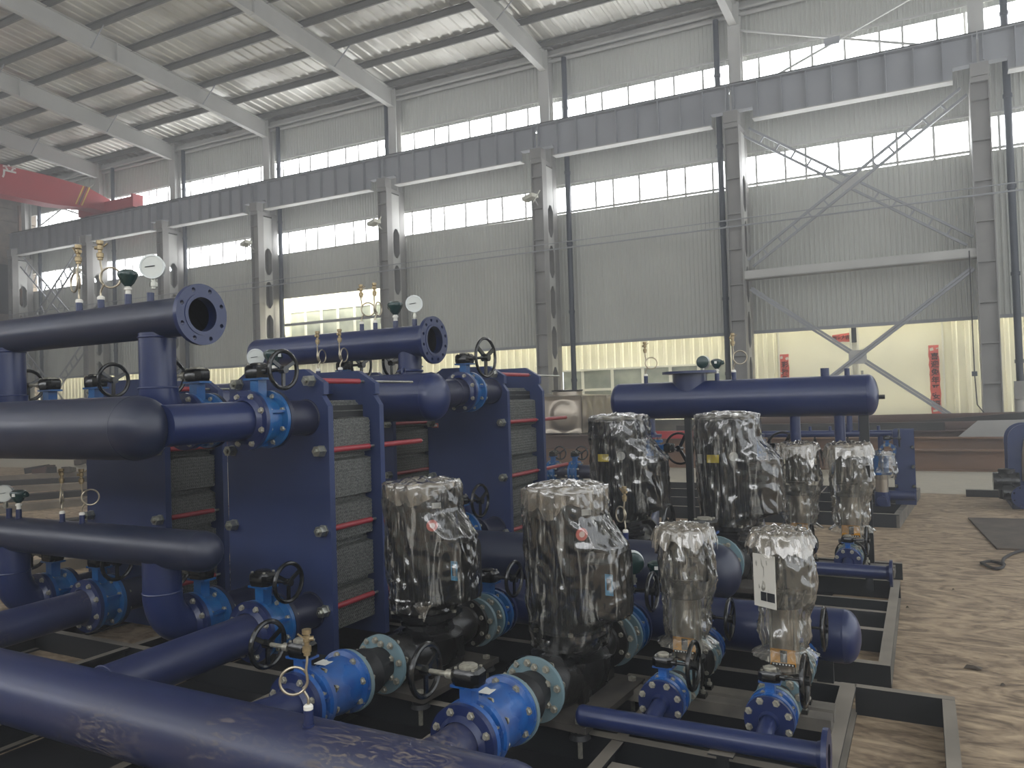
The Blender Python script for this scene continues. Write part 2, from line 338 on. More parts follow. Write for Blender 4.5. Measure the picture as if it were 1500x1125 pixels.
# shared bolt mesh: hexagon head, washer, shank, nut; axis along +Y, head at -Y
def bolt_mesh(L, R, m, name='bolt'):
    b = MB(); b.lathe([(0, -L/2-R*.9), (R*.85, -L/2-R*.9), (R, -L/2-R*.6), (R, -L/2), (R*1.35, -L/2), (R*1.35, -L/2+R*.2)], (0, 0, 0), (0, 1, 0), 6)
    b.cyl((0, -L/2, 0), (0, L/2+R*1.6, 0), R*.55, n=6)
    b.lathe([(R*1.3, L/2-R*.2), (R*1.3, L/2), (R, L/2), (R, L/2+R*.9), (0, L/2+R*.9)], (0, 0, 0), (0, 1, 0), 6)
    o = b.build(name, m, smooth=False); me = o.data; bpy.data.objects.remove(o); return me
BM = {}
def bolts(parent, n, R, y, L=.05, r=.011, m='bolt_dull', a0=None, axis='y', c=(0, 0)):
    key = (round(L, 3), r, m)
    if key not in BM: BM[key] = bolt_mesh(L, r, m)
    a0 = PI/n if a0 is None else a0
    for i in range(n):
        a = a0+2*PI*i/n; o = bpy.data.objects.new('bolt', BM[key]); COL.objects.link(o); o.parent = parent
        if axis == 'y': o.location = (c[0]+R*math.cos(a), y, c[1]+R*math.sin(a)); o.rotation_euler = (0, random.random(), 0)
        elif axis == 'x': o.location = (y, c[0]+R*math.cos(a), c[1]+R*math.sin(a)); o.rotation_euler = (0, random.random(), PI/2)
        else: o.location = (c[0]+R*math.cos(a), c[1]+R*math.sin(a), y); o.rotation_euler = (PI/2, 0, 0)
# ================================================================== the hall
BR = -math.radians(1.36); BROT = (0, 0, BR); RZ = Matrix.Rotation(BR, 3, 'Z')
def sb(mb, name, m, kind='structure', parent=None, **k):
    o = mb.build(name, m, parent=parent, rot=None if parent else BROT, warp=True, **k)
    if kind and not parent: o['kind'] = kind
    return o
class Thing:
    # a thing of the hall: its Empty stands at base (hall coordinates), parts are meshes in hall coordinates moved under it
    def __init__(s, name, base, label=None, cat=None, group=None, kind=None):
        s.base = Vector((base[0], base[1], zwarp(base[0], base[2]))); s.o = empty(name, RZ@s.base, label, cat, group, BR, kind)
    def part(s, mb, name, m, parent=None, **k):
        mb.V = [(x-s.base[0], y-s.base[1], zwarp(x, z)-s.base[2]) for x, y, z in mb.V]
        return mb.build(name, m, parent or s.o, **k)
XC = [7.0, .78, -5.27, -11.52, -17.88, -24.49, -30.44, -36.08, -42.55]      # left edges of the columns, right to left
WY = 23.3
# floor
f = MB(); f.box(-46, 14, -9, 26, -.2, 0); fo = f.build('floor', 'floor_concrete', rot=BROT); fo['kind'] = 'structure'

def ribs(x0, x1, pitch, y, z0, z1, depth=.022, mb=None, flat=.55):
    mb = mb or MB(); x = x0; pts = []
    while x < x1-1e-6:
        for a, d in ((0, 0), (flat, 0), (flat+.1, -depth), (.9, -depth)): 
            if x+a*pitch <= x1: pts.append((x+a*pitch, y+d))
        x += pitch
    pts.append((x1, y)); n = len(pts)
    mb.add([(a, b, z0) for a, b in pts]+[(a, b, z1) for a, b in pts], [(i, i+1, n+i+1, n+i) for i in range(n-1)]); return mb
m = MB()
for k in range(len(XC)-1):
    a, b = XC[k+1], XC[k]
    if k == 0: b = 9
    if k == 7: a = -43.3
    ribs(a, b, .13, WY, 8.6, 10.5, mb=m); ribs(a, b, .13, WY, 11.45, 13.12, mb=m)
    if k == 4: ribs(a, -23.95, .21, WY, 3.38, 7.67, mb=m); ribs(-23.95, -18.55, .21, WY, 5.95, 7.67, mb=m); ribs(-18.55, b, .21, WY, 3.38, 7.67, mb=m)
    else: ribs(a, b, .13, WY, 3.38, 7.67, mb=m)
wall = sb(m, 'wall_back', 'wall_sheet', sharp=20)
t = MB()
for z in (3.38, 7.67, 8.6, 10.5, 11.45):
    t.box(-43.3, 9, WY-.05, WY+.02, z-.03, z+.03)
sb(t, 'trim_1', 'col_light')
g = MB()
for z in (4.9, 6.3, 9.6, 12.2): g.box(-43.3, 9, WY+.03, WY+.1, z-.05, z+.05)
sb(g, 'trim_2', 'beam_grey')
# annex seen below the sheeting: cream profiled panels, low dado
m = ribs(-44.2, -5.0, .3, 24.4, 2.62, 6.6, .035); ribs(-44.2, -11.8, .3, 24.4, .5, 2.62, .035, m); ribs(-5.9, -4.4, .3, 24.3, .5, 6.6, .035, m)
ribs(.02, 9.2, .3, 24.25, .5, 6.6, .035, m); ribs(-4.9, .1, .3, 24.42, .5, 6.6, .035, m)
sb(m, 'wall_annex', 'cream_sheet', sharp=20)
m = MB(); m.box(-43.3, 9, 23.35, 23.75, 0, .9); sb(m, 'baseboard_back', 'dado')
m = MB(); m.box(-43.3, 9, 23.3, 23.72, .9, .925); sb(m, 'trim_3', 'cream_flat')
wn = 0
def window(x0, x1, z0, z1, y, widths, pane, frame_m, mull=.06, rail=None, label=None):
    global wn; wn += 1
    T = Thing('window_%d' % wn, (x0, y, z0), kind='structure'); s = sum(widths); x = x0; fr = MB()
    fr.box(x0, x1, y-.03, y+.03, z0-.03, z0+.03); fr.box(x0, x1, y-.03, y+.03, z1-.03, z1+.03); T.part(fr, 'window_frame', frame_m)
    for i, w in enumerate(widths):
        xa = x; x += w/s*(x1-x0); zs = [z0, z1] if not rail else [z0, rail, z1]
        for a, b in zip(zs, zs[1:]): T.part(MB().box(xa+mull/2, x-mull/2, y-.006, y+.006, a+.02, b-.02), 'pane', pane)
        T.part(MB().box(x-mull/2, x+mull/2, y-.025, y+.025, z0, z1), 'mullion', frame_m)
    if rail: T.part(MB().box(x0, x1, y-.028, y+.028, rail-.04, rail+.04), 'transom', frame_m)
PW = [.62, .8, .55, .86, .84, .58, .86, .8]
for k in range(len(XC)-1):
    a, b = XC[k+1], XC[k]
    if k == 0: a, b, pw = .78, 7, PW
    else: pw = PW if k % 2 else PW[::-1]
    if k == 7: a = -41.6; b = -36.3
    window(a, b, 7.67, 8.6, WY+.03, pw, 'daylight_pane', 'col_light')
    window(a, b, 10.5, 11.45, WY+.03, pw[::-1], 'daylight_pane', 'col_light')
window(-24.65, -19.2, 3.6, 5.55, 24.33, [.85]*6, 'annex_glass', 'frame_white', .13)
window(-11.68, -5.92, .98, 2.6, 24.33, [.75, 1.05, 1.05, .9, .9, .9], 'annex_glass', 'frame_white', .1, rail=1.93)
TS = MB()
for i in range(26): TS.box(-43.2+i*2, -41.25+i*2, 23.36, 24.38, 6.52, 6.54)
sb(TS, 'window_99', 'daylight_pane_roof')
for i, (a, b) in enumerate(((-4.36, -2.35), (-2.17, -.03))):
    T = Thing('door_%d' % (i+1), (a, 24.2, .5), kind='structure')
    T.part(MB().box(a, b, 24.18, 24.22, .5, 4.2), 'door_panel', 'cream_flat')
    e = MB(); e.box(a-.02, a+.03, 24.16, 24.23, .5, 4.2); e.box(b-.03, b+.02, 24.16, 24.23, .5, 4.2); T.part(e, 'door_edge', 'frame_white')
    if i: T.part(MB().box(a+.06, a+.12, 24.15, 24.18, 1.9, 2.2), 'door_handle', 'zinc')
m = MB(); m.box(-2.34, -2.18, 24.26, 24.28, .5, 3.05); sb(m, 'trim_4', 'frame_white')
m = MB(); m.box(-2.34, -2.18, 24.24, 24.26, 3.02, 4.2); m.box(-2.34, -2.18, 24.23, 24.25, 2.52, 2.56); sb(m, 'trim_5', 'pipe_dark')
m = MB(); m.box(-43.3, 9, 23.24, 23.3, 3.36, 3.44); sb(m, 'trim_6', 'beam_grey')

# couplets pasted on the sliding doors
def poster(name, x0, x1, z0, z1, chars, label, vert=True, size=.2, fade=()):
    y = 24.165; T = Thing(name, ((x0+x1)/2, y, z0), label, 'poster', 'red paper couplets on the sliding doors')
    n = 14 if vert else 6; L = []; R = []
    for i in range(n+1):
        f_ = i/n; j = .012*math.sin(i*2.7+x0*9)
        if vert: L.append((x0+j+f_*-.02, y, z0+(z1-z0)*f_)); R.append((x1+.01*math.sin(i*1.9)-f_*.02, y, z0+(z1-z0)*f_))
        else: L.append((x0+(x1-x0)*f_, y, z0+abs(j))); R.append((x0+(x1-x0)*f_, y, z1+.015*f_+.03*f_))
    vs = L+R; q = n+1; fs = [(i, q+i, q+i+1, i+1) for i in range(n)]
    T.part(MB().add(vs+[(a, b-.004, c) for a, b, c in vs], [f[::-1] for f in fs]+[tuple(2*q+j for j in f) for f in fs]), 'paper', 'poster_red', smooth=False)
    for (a, b, c, d) in fade: T.part(MB().add([(a, y-.006, b), (a+c, y-.006, b+.02), (a+c*.8, y-.006, b+d), (a-.01, y-.006, b+d*.7)], [(0, 1, 2, 3)]), 'torn_patch', 'paper', smooth=False)
    k = len(chars); base = T.base
    for i, ch in enumerate(chars):
        if vert: cx, cz = (x0+x1)/2, z1-.27-i*(z1-z0-.45)/max(k-.4, 1)-.05
        else: cx, cz = x0+(x1-x0)*(i+.65)/(k+.35), (z0+z1)/2+.02
        text_mesh('character', ch, size, 'print_dark', T.o, (cx-base[0], y-.012-base[1], zwarp(cx, cz)-base[2]), (PI/2, 0, 0))
poster('couplet_poster', -.37, -.125, .93, 2.82, '喜迎兔年平安福', 'long red paper couplet with seven black characters on the right sliding door', size=.2, fade=((-.35, 2.66, .09, .1), (-.2, 2.7, .07, .05), (-.33, .98, .12, .07), (-.2, 1.1, .07, .08)))
poster('couplet_poster', -4.32, -4.06, .93, 2.78, '彩接新春喜福来', 'red paper couplet on the left edge of the left sliding door, lower part hidden', size=.2, fade=((-4.31, 2.64, .07, .1), (-4.16, 2.6, .08, .1), (-4.31, 2.19, .04, .07)))
poster('couplet_banner', -2.84, -2.35, 3.04, 3.26, '志市大吉', 'short horizontal red banner with four black characters above the door gap', False, .13, fade=((-2.82, 3.05, .05, .06), (-2.64, 3.03, .12, .03)))

# left gable wall: rendered brick with posts and a blocked window
T = Thing('wall_left', (-43.3, 8, 0), kind='structure')
for z0 in [i*.62 for i in range(24)]:
    T.part(MB().box(-43.5, -43.3-.03*(int(z0*7) % 2), -9, 24, z0, z0+.6), 'course', 'brick')
T.part(MB().box(-43.28, -43.1, 21.4, 21.75, 0, 12.9), 'pier', 'brick')
T.part(MB().box(-43.26, -43.2, 21.8, 23.0, 6.6, 9.0), 'shutter', 'dark_steel')
for y in (21.75, 23.0): T.part(MB().box(-43.24, -43.1, y, y+.09, 4.4, 12), 'timber_post', 'rust_orange')

# roof: foil-faced sheeting, purlins
CEIL = lambda y: 13.12+.1*(WY-y)
m = MB(); x = -43.4; pts = []
while x < 9:
    for a, d in ((0, 0), (.6, 0), (.7, -.035), (.9, -.035)): pts.append((x+a*.42, d))
    x += .42
ys = [23.4, 18, 12, 6, 0, -7]; n = len(pts); vs = []
for y in ys: vs += [(a, y, CEIL(y)+d) for a, d in pts]
m.add(vs, [(j*n+i, j*n+i+1, (j+1)*n+i+1, (j+1)*n+i) for j in range(len(ys)-1) for i in range(n-1)])
ceil = sb(m, 'ceiling', 'roof_foil', sharp=20)
m = MB().box(-43.5, 9.1, -7, 23.6, 0, .06); m.V = [(x, y, CEIL(y)+.03+z) for x, y, z in m.V]; sb(m, 'trim_7', 'beam_grey')
for i in range(20):
    y = 22.55-i*1.45; z = CEIL(y)-.02; p = MB()
    for a, b in zip(range(-43, 9, 4), range(-39, 13, 4)):
        b = min(b, 9)
        p.box(a-.0, b, y-.01, y+.01, z-.2, z-.01); p.box(a, b, y-.01, y+.07, z-.2, z-.185); p.box(a, b, y-.07, y+.01, z-.03, z-.01)
        p.box(a+1.9, a+1.98, y+.02, y+.08, z-.17, z-.09)
    o = sb(p, 'purlin', 'purlin', parent=ceil)
# eaves: box gutter and service pipes under the lowest purlin
p = MB().box(-43.3, 9, 23.05, 23.28, 12.78, 12.92); sb(p, 'trim_8', 'col_light')
for i, (y, z, r) in enumerate(((22.98, 12.72, .045), (23.12, 12.6, .06))):
    p = MB().cyl((-43.2, y, z), (8.9, y, z), r, n=10); o = sb(p, 'trim_%d' % (9+i), 'col_light')

COLNAME = ['steel column beyond the right edge of the picture', 'lattice steel column at far right beside the right couplet', 'lattice steel column left of the red couplet doors, right of the round tank',
           'lattice steel column rising behind the wide silver water tank', 'lattice steel column rising between the two gauge groups of the flanged header', 'lattice steel column just left of the bright high opening',
           'lattice steel column behind the big foreground flange', 'lattice steel column behind the two leftmost siphon tubes', 'lattice steel column in the far left corner by the brick wall']
def col_thing(k):
    x = XC[k]; T = Thing('steel_column', (x+.21, 22.6, 0), COLNAME[k], 'column', 'lattice columns along the back wall')
    for y0, nm in ((22.1, 'front_chord'), (22.85, 'rear_chord')):
        c = MB(); y1 = y0+.3; c.box(x, x+.025, y0, y1, 0, 9.2); c.box(x+.395, x+.42, y0, y1, 0, 9.2); c.box(x+.025, x+.395, y0+.14, y0+.16, 0, 9.2)
        ch = T.part(c, nm, 'col_grey')
        if y0 < 22.5:
            for j in range(9): T.part(MB().box(x+.02, x+.40, y0+.01, y0+.14, .7+j*1.0, .72+j*1.0), 'stiffener', 'col_grey', parent=ch)
    for xs in (x, x+.395):
        zz = 0.4; holes = []
        while zz < 7.9:
            holes.append([(a, b) for a, b in ((.06, zz+.12), (.19, zz-.06), (.31, zz-.06), (.44, zz+.12), (.44, zz+.8), (.31, zz+.98), (.19, zz+.98), (.06, zz+.8))]); zz += 1.3
        pl = MB().plate([(0, 0), (.5, 0), (.5, 9.1), (0, 9.1)], holes, (0, 0, 0), (0, 0, 1), .02)
        pl.V = [(xs+c, 22.38+(a if True else 0), b) for a, b, c in [(abs(v[0]), abs(v[1]), v[2]) for v in pl.V]]
        T.part(pl, 'batten_web', 'col_light')
    c = MB(); c.box(x+.02, x+.4, 22.1, 23.15, 9.15, 9.28); T.part(c, 'cap_plate', 'col_grey')
    c = MB(); c.box(x+.05, x+.4, 22.8, 22.825, 9.28, 13.0); c.box(x+.05, x+.4, 23.1, 23.125, 9.28, 13.0); c.box(x+.21, x+.23, 22.82, 23.1, 9.28, 13.0); T.part(c, 'upper_shaft', 'col_light')
    T.part(MB().box(x-.1, x+.52, 22.0, 23.2, 0, .03), 'base_plate', 'col_grey')
for k in range(9): col_thing(k)

def crane_span(k, label):
    a, b = XC[k+1]+.22, XC[k]+.2; T = Thing('crane_beam', ((a+b)/2, 22.2, 9.3), label, 'crane beam', 'crane runway beams on the columns')
    web = [(a+.02, 9.62), (a+.6, 9.62), (a+.6, 9.3), (b-.55, 9.3), (b-.55, 9.62), (b-.02, 9.62), (b-.02, 10.3), (a+.02, 10.3)]
    w = MB(); w.add([(x, 22.19, z) for x, z in web]+[(x, 22.21, z) for x, z in web], [tuple(range(8)), tuple(range(15, 7, -1))]+[(i, (i+1) % 8, 8+(i+1) % 8, 8+i) for i in range(8)]); T.part(w, 'web', 'beam_grey')
    T.part(MB().box(a, b, 22.02, 22.38, 10.3, 10.33), 'top_flange', 'beam_grey')
    T.part(MB().box(a+.6, b-.55, 22.04, 22.36, 9.27, 9.3), 'bottom_flange', 'col_light')  # paler material paints in the light from below
    e = MB(); e.box(a+.02, a+.6, 22.06, 22.34, 9.6, 9.63); e.box(b-.55, b-.02, 22.06, 22.34, 9.6, 9.63); T.part(e, 'end_seat', 'beam_grey')
    n = 9
    for i in range(n+1):
        x = a+.1+(b-a-.2)*i/n; T.part(MB().box(x-.012, x+.012, 22.05, 22.19, 9.64 if i in (0, n) else 9.3, 10.3), 'stiffener', 'beam_grey')
    T.part(MB().box(a, b, 22.16, 22.24, 10.33, 10.42), 'rail', 'dark_steel')
    br = MB(); br.box(a-.2, a+.2, 22.05, 22.4, 9.28, 9.6); T.part(br, 'bearing_block', 'col_grey')
SPN = ['crane runway beam span running off the right edge', 'crane runway beam span above the big cross bracing', 'crane runway beam span above the round-ended tank on legs', 'crane runway beam span above the silver water tank',
       'crane runway beam span above the bright high opening', 'crane runway beam span above the big foreground flange', 'crane runway beam span above the two leftmost siphon tubes', 'crane runway beam span under the red crane girder, far left']
for k in range(8): crane_span(k, SPN[k])

def rafter(k, label):
    x = XC[k]+.22; T = Thing('roof_rafter', (x, 8, CEIL(8)-.8), label, 'rafter', 'sloping steel rafters under the roof')
    top = lambda y: CEIL(y)-.2; bot = lambda y: top(y)-(.62 if y > 15 else .62-.012*(15-y))
    ys = [22.82, 15, 8, 1, -7]
    for nm, y0, y1 in (('web', 0, 0),):
        w = MB(); vs = []
        for y in ys: vs += [(x-.008, y, bot(y)), (x+.008, y, bot(y)), (x+.008, y, top(y)), (x-.008, y, top(y))]
        w.add(vs, [(i*4+j, i*4+(j+1) % 4, i*4+4+(j+1) % 4, i*4+4+j) for i in range(len(ys)-1) for j in range(4)]+[(0, 3, 2, 1)]); T.part(w, 'web', 'col_light')
    for nm, fn, d in (('bottom_flange', bot, -.018), ('top_flange', top, -.018)):
        w = MB(); vs = []
        for y in ys: vs += [(x-.11, y, fn(y)+d), (x+.11, y, fn(y)+d), (x+.11, y, fn(y)), (x-.11, y, fn(y))]
        w.add(vs, [(i*4+j, i*4+(j+1) % 4, i*4+4+(j+1) % 4, i*4+4+j) for i in range(len(ys)-1) for j in range(4)]+[(0, 3, 2, 1)]); T.part(w, nm, 'col_light')
    for y in (16.2, 9.0, 2.0): T.part(MB().box(x-.11, x+.11, y-.015, y+.015, bot(y)-.03, top(y)), 'splice_plate', 'col_light')
    for y in (19.7, 15.3, 12.4, 9.5, 5.1): T.part(MB().beam((x, y, bot(y)+.02), (x+.75, y, CEIL(y)-.2), .03, .03), 'knee_brace', 'beam_grey')
RF = ['roof rafter out of the picture on the right', 'roof rafter out of the picture above the right column', 'short rafter end seen at the top edge, rightmost', 'rafter meeting the column behind the water tank, second from right',
      'rafter meeting the column left of the header flange, third from right', 'long rafter crossing the upper left, fourth from right', 'rafter reaching the wall just right of the red crane, fifth from right', 'roof rafter behind the red crane girder', 'last roof rafter against the left gable wall']
for k in range(9): rafter(k, RF[k])

def brace(x0, x1, zb, zt, y, label, grp, w=.13, gap=.28, rung=.5, sag=0):
    T = Thing('cross_brace', ((x0+x1)/2, y, zb), label, 'bracing', grp)
    for (za, zc, yy) in ((zb, zt, y), (zt, zb, y+.12)):
        p0, p1 = Vector((x0, yy, za)), Vector((x1, yy, zc)); d = (p1-p0).normalized(); nrm = Vector((-d.z, 0, d.x)); 
        for sgn in (-1, 1): T.part(MB().beam(p0+nrm*sgn*gap/2, p1+nrm*sgn*gap/2, .06, w*.7, (0, 1, 0)), 'angle_bar', 'beam_grey')
        L = (p1-p0).length; q = rung
        while q < L-rung/2:
            if abs(q-L/2) > .5: c = p0+d*q; T.part(MB().beam(c-nrm*gap/2, c+nrm*gap/2, .04, .05, (0, 1, 0)), 'batten', 'beam_grey')
            q += rung
    c = Vector(((x0+x1)/2, y+.02, (zb+zt)/2)); s = .24; a = math.atan2(zt-zb, x1-x0)
    pts = []
    for q in (a, -a+PI, a+PI, -a+2*PI):
        for e in (-.22, .22): pts.append((math.cos(q+e)*s, math.sin(q+e)*s))
    T.part(MB().plate(pts, [], (0, 0, 0), (0, 0, 1), .02) if False else MB().add([(c.x+a_, c.y+t_, c.z+b_) for t_ in (0, .02) for a_, b_ in pts], [tuple(range(8)), tuple(range(15, 7, -1))]+[(i, (i+1) % 8, 8+(i+1) % 8, 8+i) for i in range(8)]), 'gusset', 'col_light')
brace(-4.7, .66, 5.3, 9.05, 22.35, 'upper crossed lattice brace right of centre, in front of the bright windows', 'crossed braces in the column bays', gap=.24)
brace(-4.74, .7, .45, 4.6, 22.35, 'lower crossed brace in front of the cream sliding doors', 'crossed braces in the column bays', gap=.07, w=.16, rung=9)
T = Thing('bay_strut', (-2, 22.3, 4.95), 'thick horizontal grey strut between the two crossed braces', 'strut'); T.part(MB().box(-4.85, .78, 22.2, 22.45, 4.86, 5.08), 'strut_box', 'col_light'); T.part(MB().box(-4.85, .78, 22.14, 22.5, 4.83, 4.86), 'strut_flange', 'col_grey')
brace(-41.8, -36.4, 5.1, 9.0, 22.3, 'crossed lattice brace in the far left bay above the foreground pipe', 'crossed braces in the column bays', gap=.5, w=.08)
brace(-41.8, -36.4, .6, 4.6, 22.3, 'crossed lattice brace in the far left bay below the foreground pipe', 'crossed braces in the column bays', gap=.4, w=.08)
T = Thing('brace_rods', (-2, 23, 10.5), 'thin crossed rods high on the wall above the runway beam, right bay', 'bracing')
T.part(MB().tube([(-5, 23.0, 12.26), (.4, 23.0, 10.5)], .035, 8), 'rod', 'col_light'); T.part(MB().tube([(.3, 22.95, 12.25), (-4.4, 22.95, 10.5)], .035, 8), 'rod', 'col_light')
T.part(MB().box(-2.6, -2.2, 22.9, 22.93, 11.2, 11.4), 'gusset', 'beam_grey')
T = Thing('brace_rods', (-39, 23, 10.5), 'thin crossed rods high in the far left bay behind the red crane', 'bracing')
T.part(MB().tube([(-41.9, 23.0, 12.2), (-36.2, 23.0, 10.5)], .035, 8), 'rod', 'col_light'); T.part(MB().tube([(-36.2, 22.95, 12.2), (-41.9, 22.95, 10.5)], .035, 8), 'rod', 'col_light')
for i, (x, lab) in enumerate(((1.62, 'dark downpipe right of the far right column'), (-5.6, 'dark downpipe left of the column beside the red couplet doors'), (-10.62, 'dark downpipe rising behind the silver water tank'), (-18.07, 'dark downpipe left of the column behind the header flange'), (-23.75, 'dark downpipe by the left end of the bright high opening'), (-29.7, 'dark downpipe behind the big foreground flange'), (-34.9, 'dark downpipe just right of the crane end carriage'), (-41.2, 'dark downpipe in the far left corner'))):
    T = Thing('downpipe', (x, 23.0, 0), lab, 'pipe', 'dark vertical downpipes along the back wall'); r = .085
    T.part(MB().cyl((x, 23.0, .1), (x, 23.0, 12.7), r, n=14), 'pipe', 'pipe_dark')
    for z in (2.2, 4.4, 6.6, 8.9, 11): T.part(MB().cyl((x, 23.0, z), (x, 23.0, z+.09), r+.02, n=14), 'collar', 'pipe_dark')
    if i == 0: 
        T.part(MB().cyl((x, 23.0, 0), (x, 23.0, 1.6), .15, n=14), 'lower_sleeve', 'col_light')
        T.part(MB().box(x-.14, x+.2, 22.8, 22.98, 1.3, 1.75), 'fuse_box', 'col_grey')
T = Thing('wall_conduit', (-18, 22.55, 6.4), 'pair of thin grey conduits running along the whole back wall', 'conduit')
for z, r in ((6.47, .014), (6.28, .022)): T.part(MB().cyl((-42.5, 22.04, z), (7, 22.04, z), r, n=8), 'tube', 'beam_grey')
def flood(x, z, label):
    T = Thing('flood_lamp', (x, 21.95, z), label, 'lamp', 'small flood lamps on the columns')
    T.part(MB().beam((x, 22.1, z-.1), (x+.05, 21.8, z), .04, .04), 'bracket', 'col_light'); h = MB().beam((x-.3, 21.82, z+.05), (x+.12, 21.7, z+.12), .3, .12); T.part(h, 'housing', 'frame_white'); T.part(MB().beam((x+.05, 21.7, z-.1), (x+.3, 21.7, z+.25), .03, .02), 'arm', 'frame_white')
flood(-11.3, 7.9, 'small flood lamp on the column above the water tank'); flood(-17.7, 7.9, 'small flood lamp on the column above the header flange'); flood(-35.8, 7.9, 'small flood lamp on the column above the leftmost siphon tubes'); flood(-24.3, 7.9, 'small flood lamp on the column left of the bright high opening')
T = Thing('wall_cable', (.2, 22.2, 0), 'thin cable with a small switch hanging down beside the far right column', 'cable')
T.part(MB().tube([(.62, 22.05, 5.0), (.62, 22.05, 2.0), (.65, 22.05, 1.2), (.95, 22.03, .75)], .014, 6), 'cable', 'dark_steel'); T.part(MB().box(.56, .68, 21.98, 22.05, 1.9, 2.02), 'switch', 'pipe_dark')

# red travelling crane
T = Thing('travelling_crane', (-34.3, 22.1, 10.35), 'red overhead travelling crane with box girder at the upper left', 'crane')
g = MB(); prof = [(22.4, 10.5, 10.98), (21.2, 10.48, 11.35), (19.6, 10.32, 11.45), (15, 10.3, 11.47), (-6, 10.3, 11.47)]; vs = []
for y, a, b in prof: vs += [(-34.6, y, a), (-34.05, y, a), (-34.05, y, b), (-34.6, y, b)]
g.add(vs, [(i*4+j, i*4+(j+1) % 4, i*4+4+(j+1) % 4, i*4+4+j)[::-1] for i in range(4) for j in range(4)]+[(0, 1, 2, 3)]); T.part(g, 'girder', 'crane_red')
g = MB(); vs = []
for y, a, b in prof: vs += [(-34.75, y, a-.05), (-33.9, y, a-.05), (-33.9, y, a), (-34.75, y, a)]
g.add(vs, [(i*4+j, i*4+(j+1) % 4, i*4+4+(j+1) % 4, i*4+4+j)[::-1] for i in range(4) for j in range(4)]+[(0, 1, 2, 3)]); T.part(g, 'girder_flange', 'crane_red')
T.part(MB().box(-36.1, -31.95, 22.0, 22.42, 10.42, 10.86), 'end_carriage', 'crane_red'); T.part(MB().box(-32.0, -31.85, 21.95, 22.47, 10.4, 10.95), 'buffer', 'crane_red')
for x in (-35.6, -32.5): T.part(MB().cyl((x, 22.1, 10.5), (x, 22.3, 10.5), .16), 'wheel', 'dark_steel')
for i in range(3):
    y = 20.6+i*.14; T.part(MB().add([(-34.035, y, 10.5), (-34.035, y+.06, 10.5), (-34.035, y+.45, 11.36), (-34.035, y+.39, 11.36)], [(0, 1, 2, 3)]), 'hazard_stripe', 'yellow' if i % 2 == 0 else 'print_dark', smooth=False)
b_ = T.base
text_mesh('character', '产', .62, 'label_white', T.o, (-34.03-b_[0], 17.8-b_[1], zwarp(-34, 11.18)-b_[2]), (PI/2, 0, PI/2))

m = MB().box(-43.5, 14, -7.6, -7.4, 0, 9.5); sb(m, 'added_wall_front', 'wall_sheet')  # unseen wall behind the camera, added to hold back low sky light
for i in range(8): window(-41+i*6.8, -41+i*6.8+6.2, 4.2, 7.4, -7.36, [1]*5, 'added_daylight_pane_dim', 'col_light')  # windows of the added unseen wall
hz = MB().box(-43.2, 9, -7.3, 23.2, .01, 12.2); hm = hz.build('wall_air', 'floor_concrete', rot=BROT); hm.data.materials.clear(); hm.data.materials.append(hv); hm.name = 'hall_haze'; hm['kind'] = 'structure'
# ================================================================== plant components
class Obj(Thing):
    # a thing of the plant in plain world coordinates
    def __init__(s, name, base, label=None, cat=None, group=None, kind=None, rz=0):
        s.base = Vector(base); s.o = empty(name, s.base, label, cat, group, rz, kind)
    def part(s, mb, name, m, parent=None, **k):
        b = s.base; mb.V = [(v[0]-b.x, v[1]-b.y, v[2]-b.z) for v in mb.V]
        return mb.build(name, m, parent or s.o, **k)

def cap_profile(r, flat=1.0, n=9, t0=0, sgn=1):
    return [(r*math.cos(PI/2*i/n), t0+sgn*r*flat*math.sin(PI/2*i/n)) for i in range(n+1)]

# ---- handwheel, axis along +X, centred at origin
def wheel_mb(R=.1, r=.013, axis=(1, 0, 0), spokes=3, c=(0, 0, 0)):
    m = MB(); m.torus(c, axis, R, r, 30, 8); x, y, z = frame(axis); c = Vector(c)
    for i in range(spokes):
        a = 2*PI*i/spokes+.5; m.beam(c+(x*math.cos(a)+y*math.sin(a))*R*.15, c+(x*math.cos(a)+y*math.sin(a))*R*.97, R*.2, R*.1, z)
    m.cyl(c-z*R*.2, c+z*R*.2, R*.2, n=14); return m

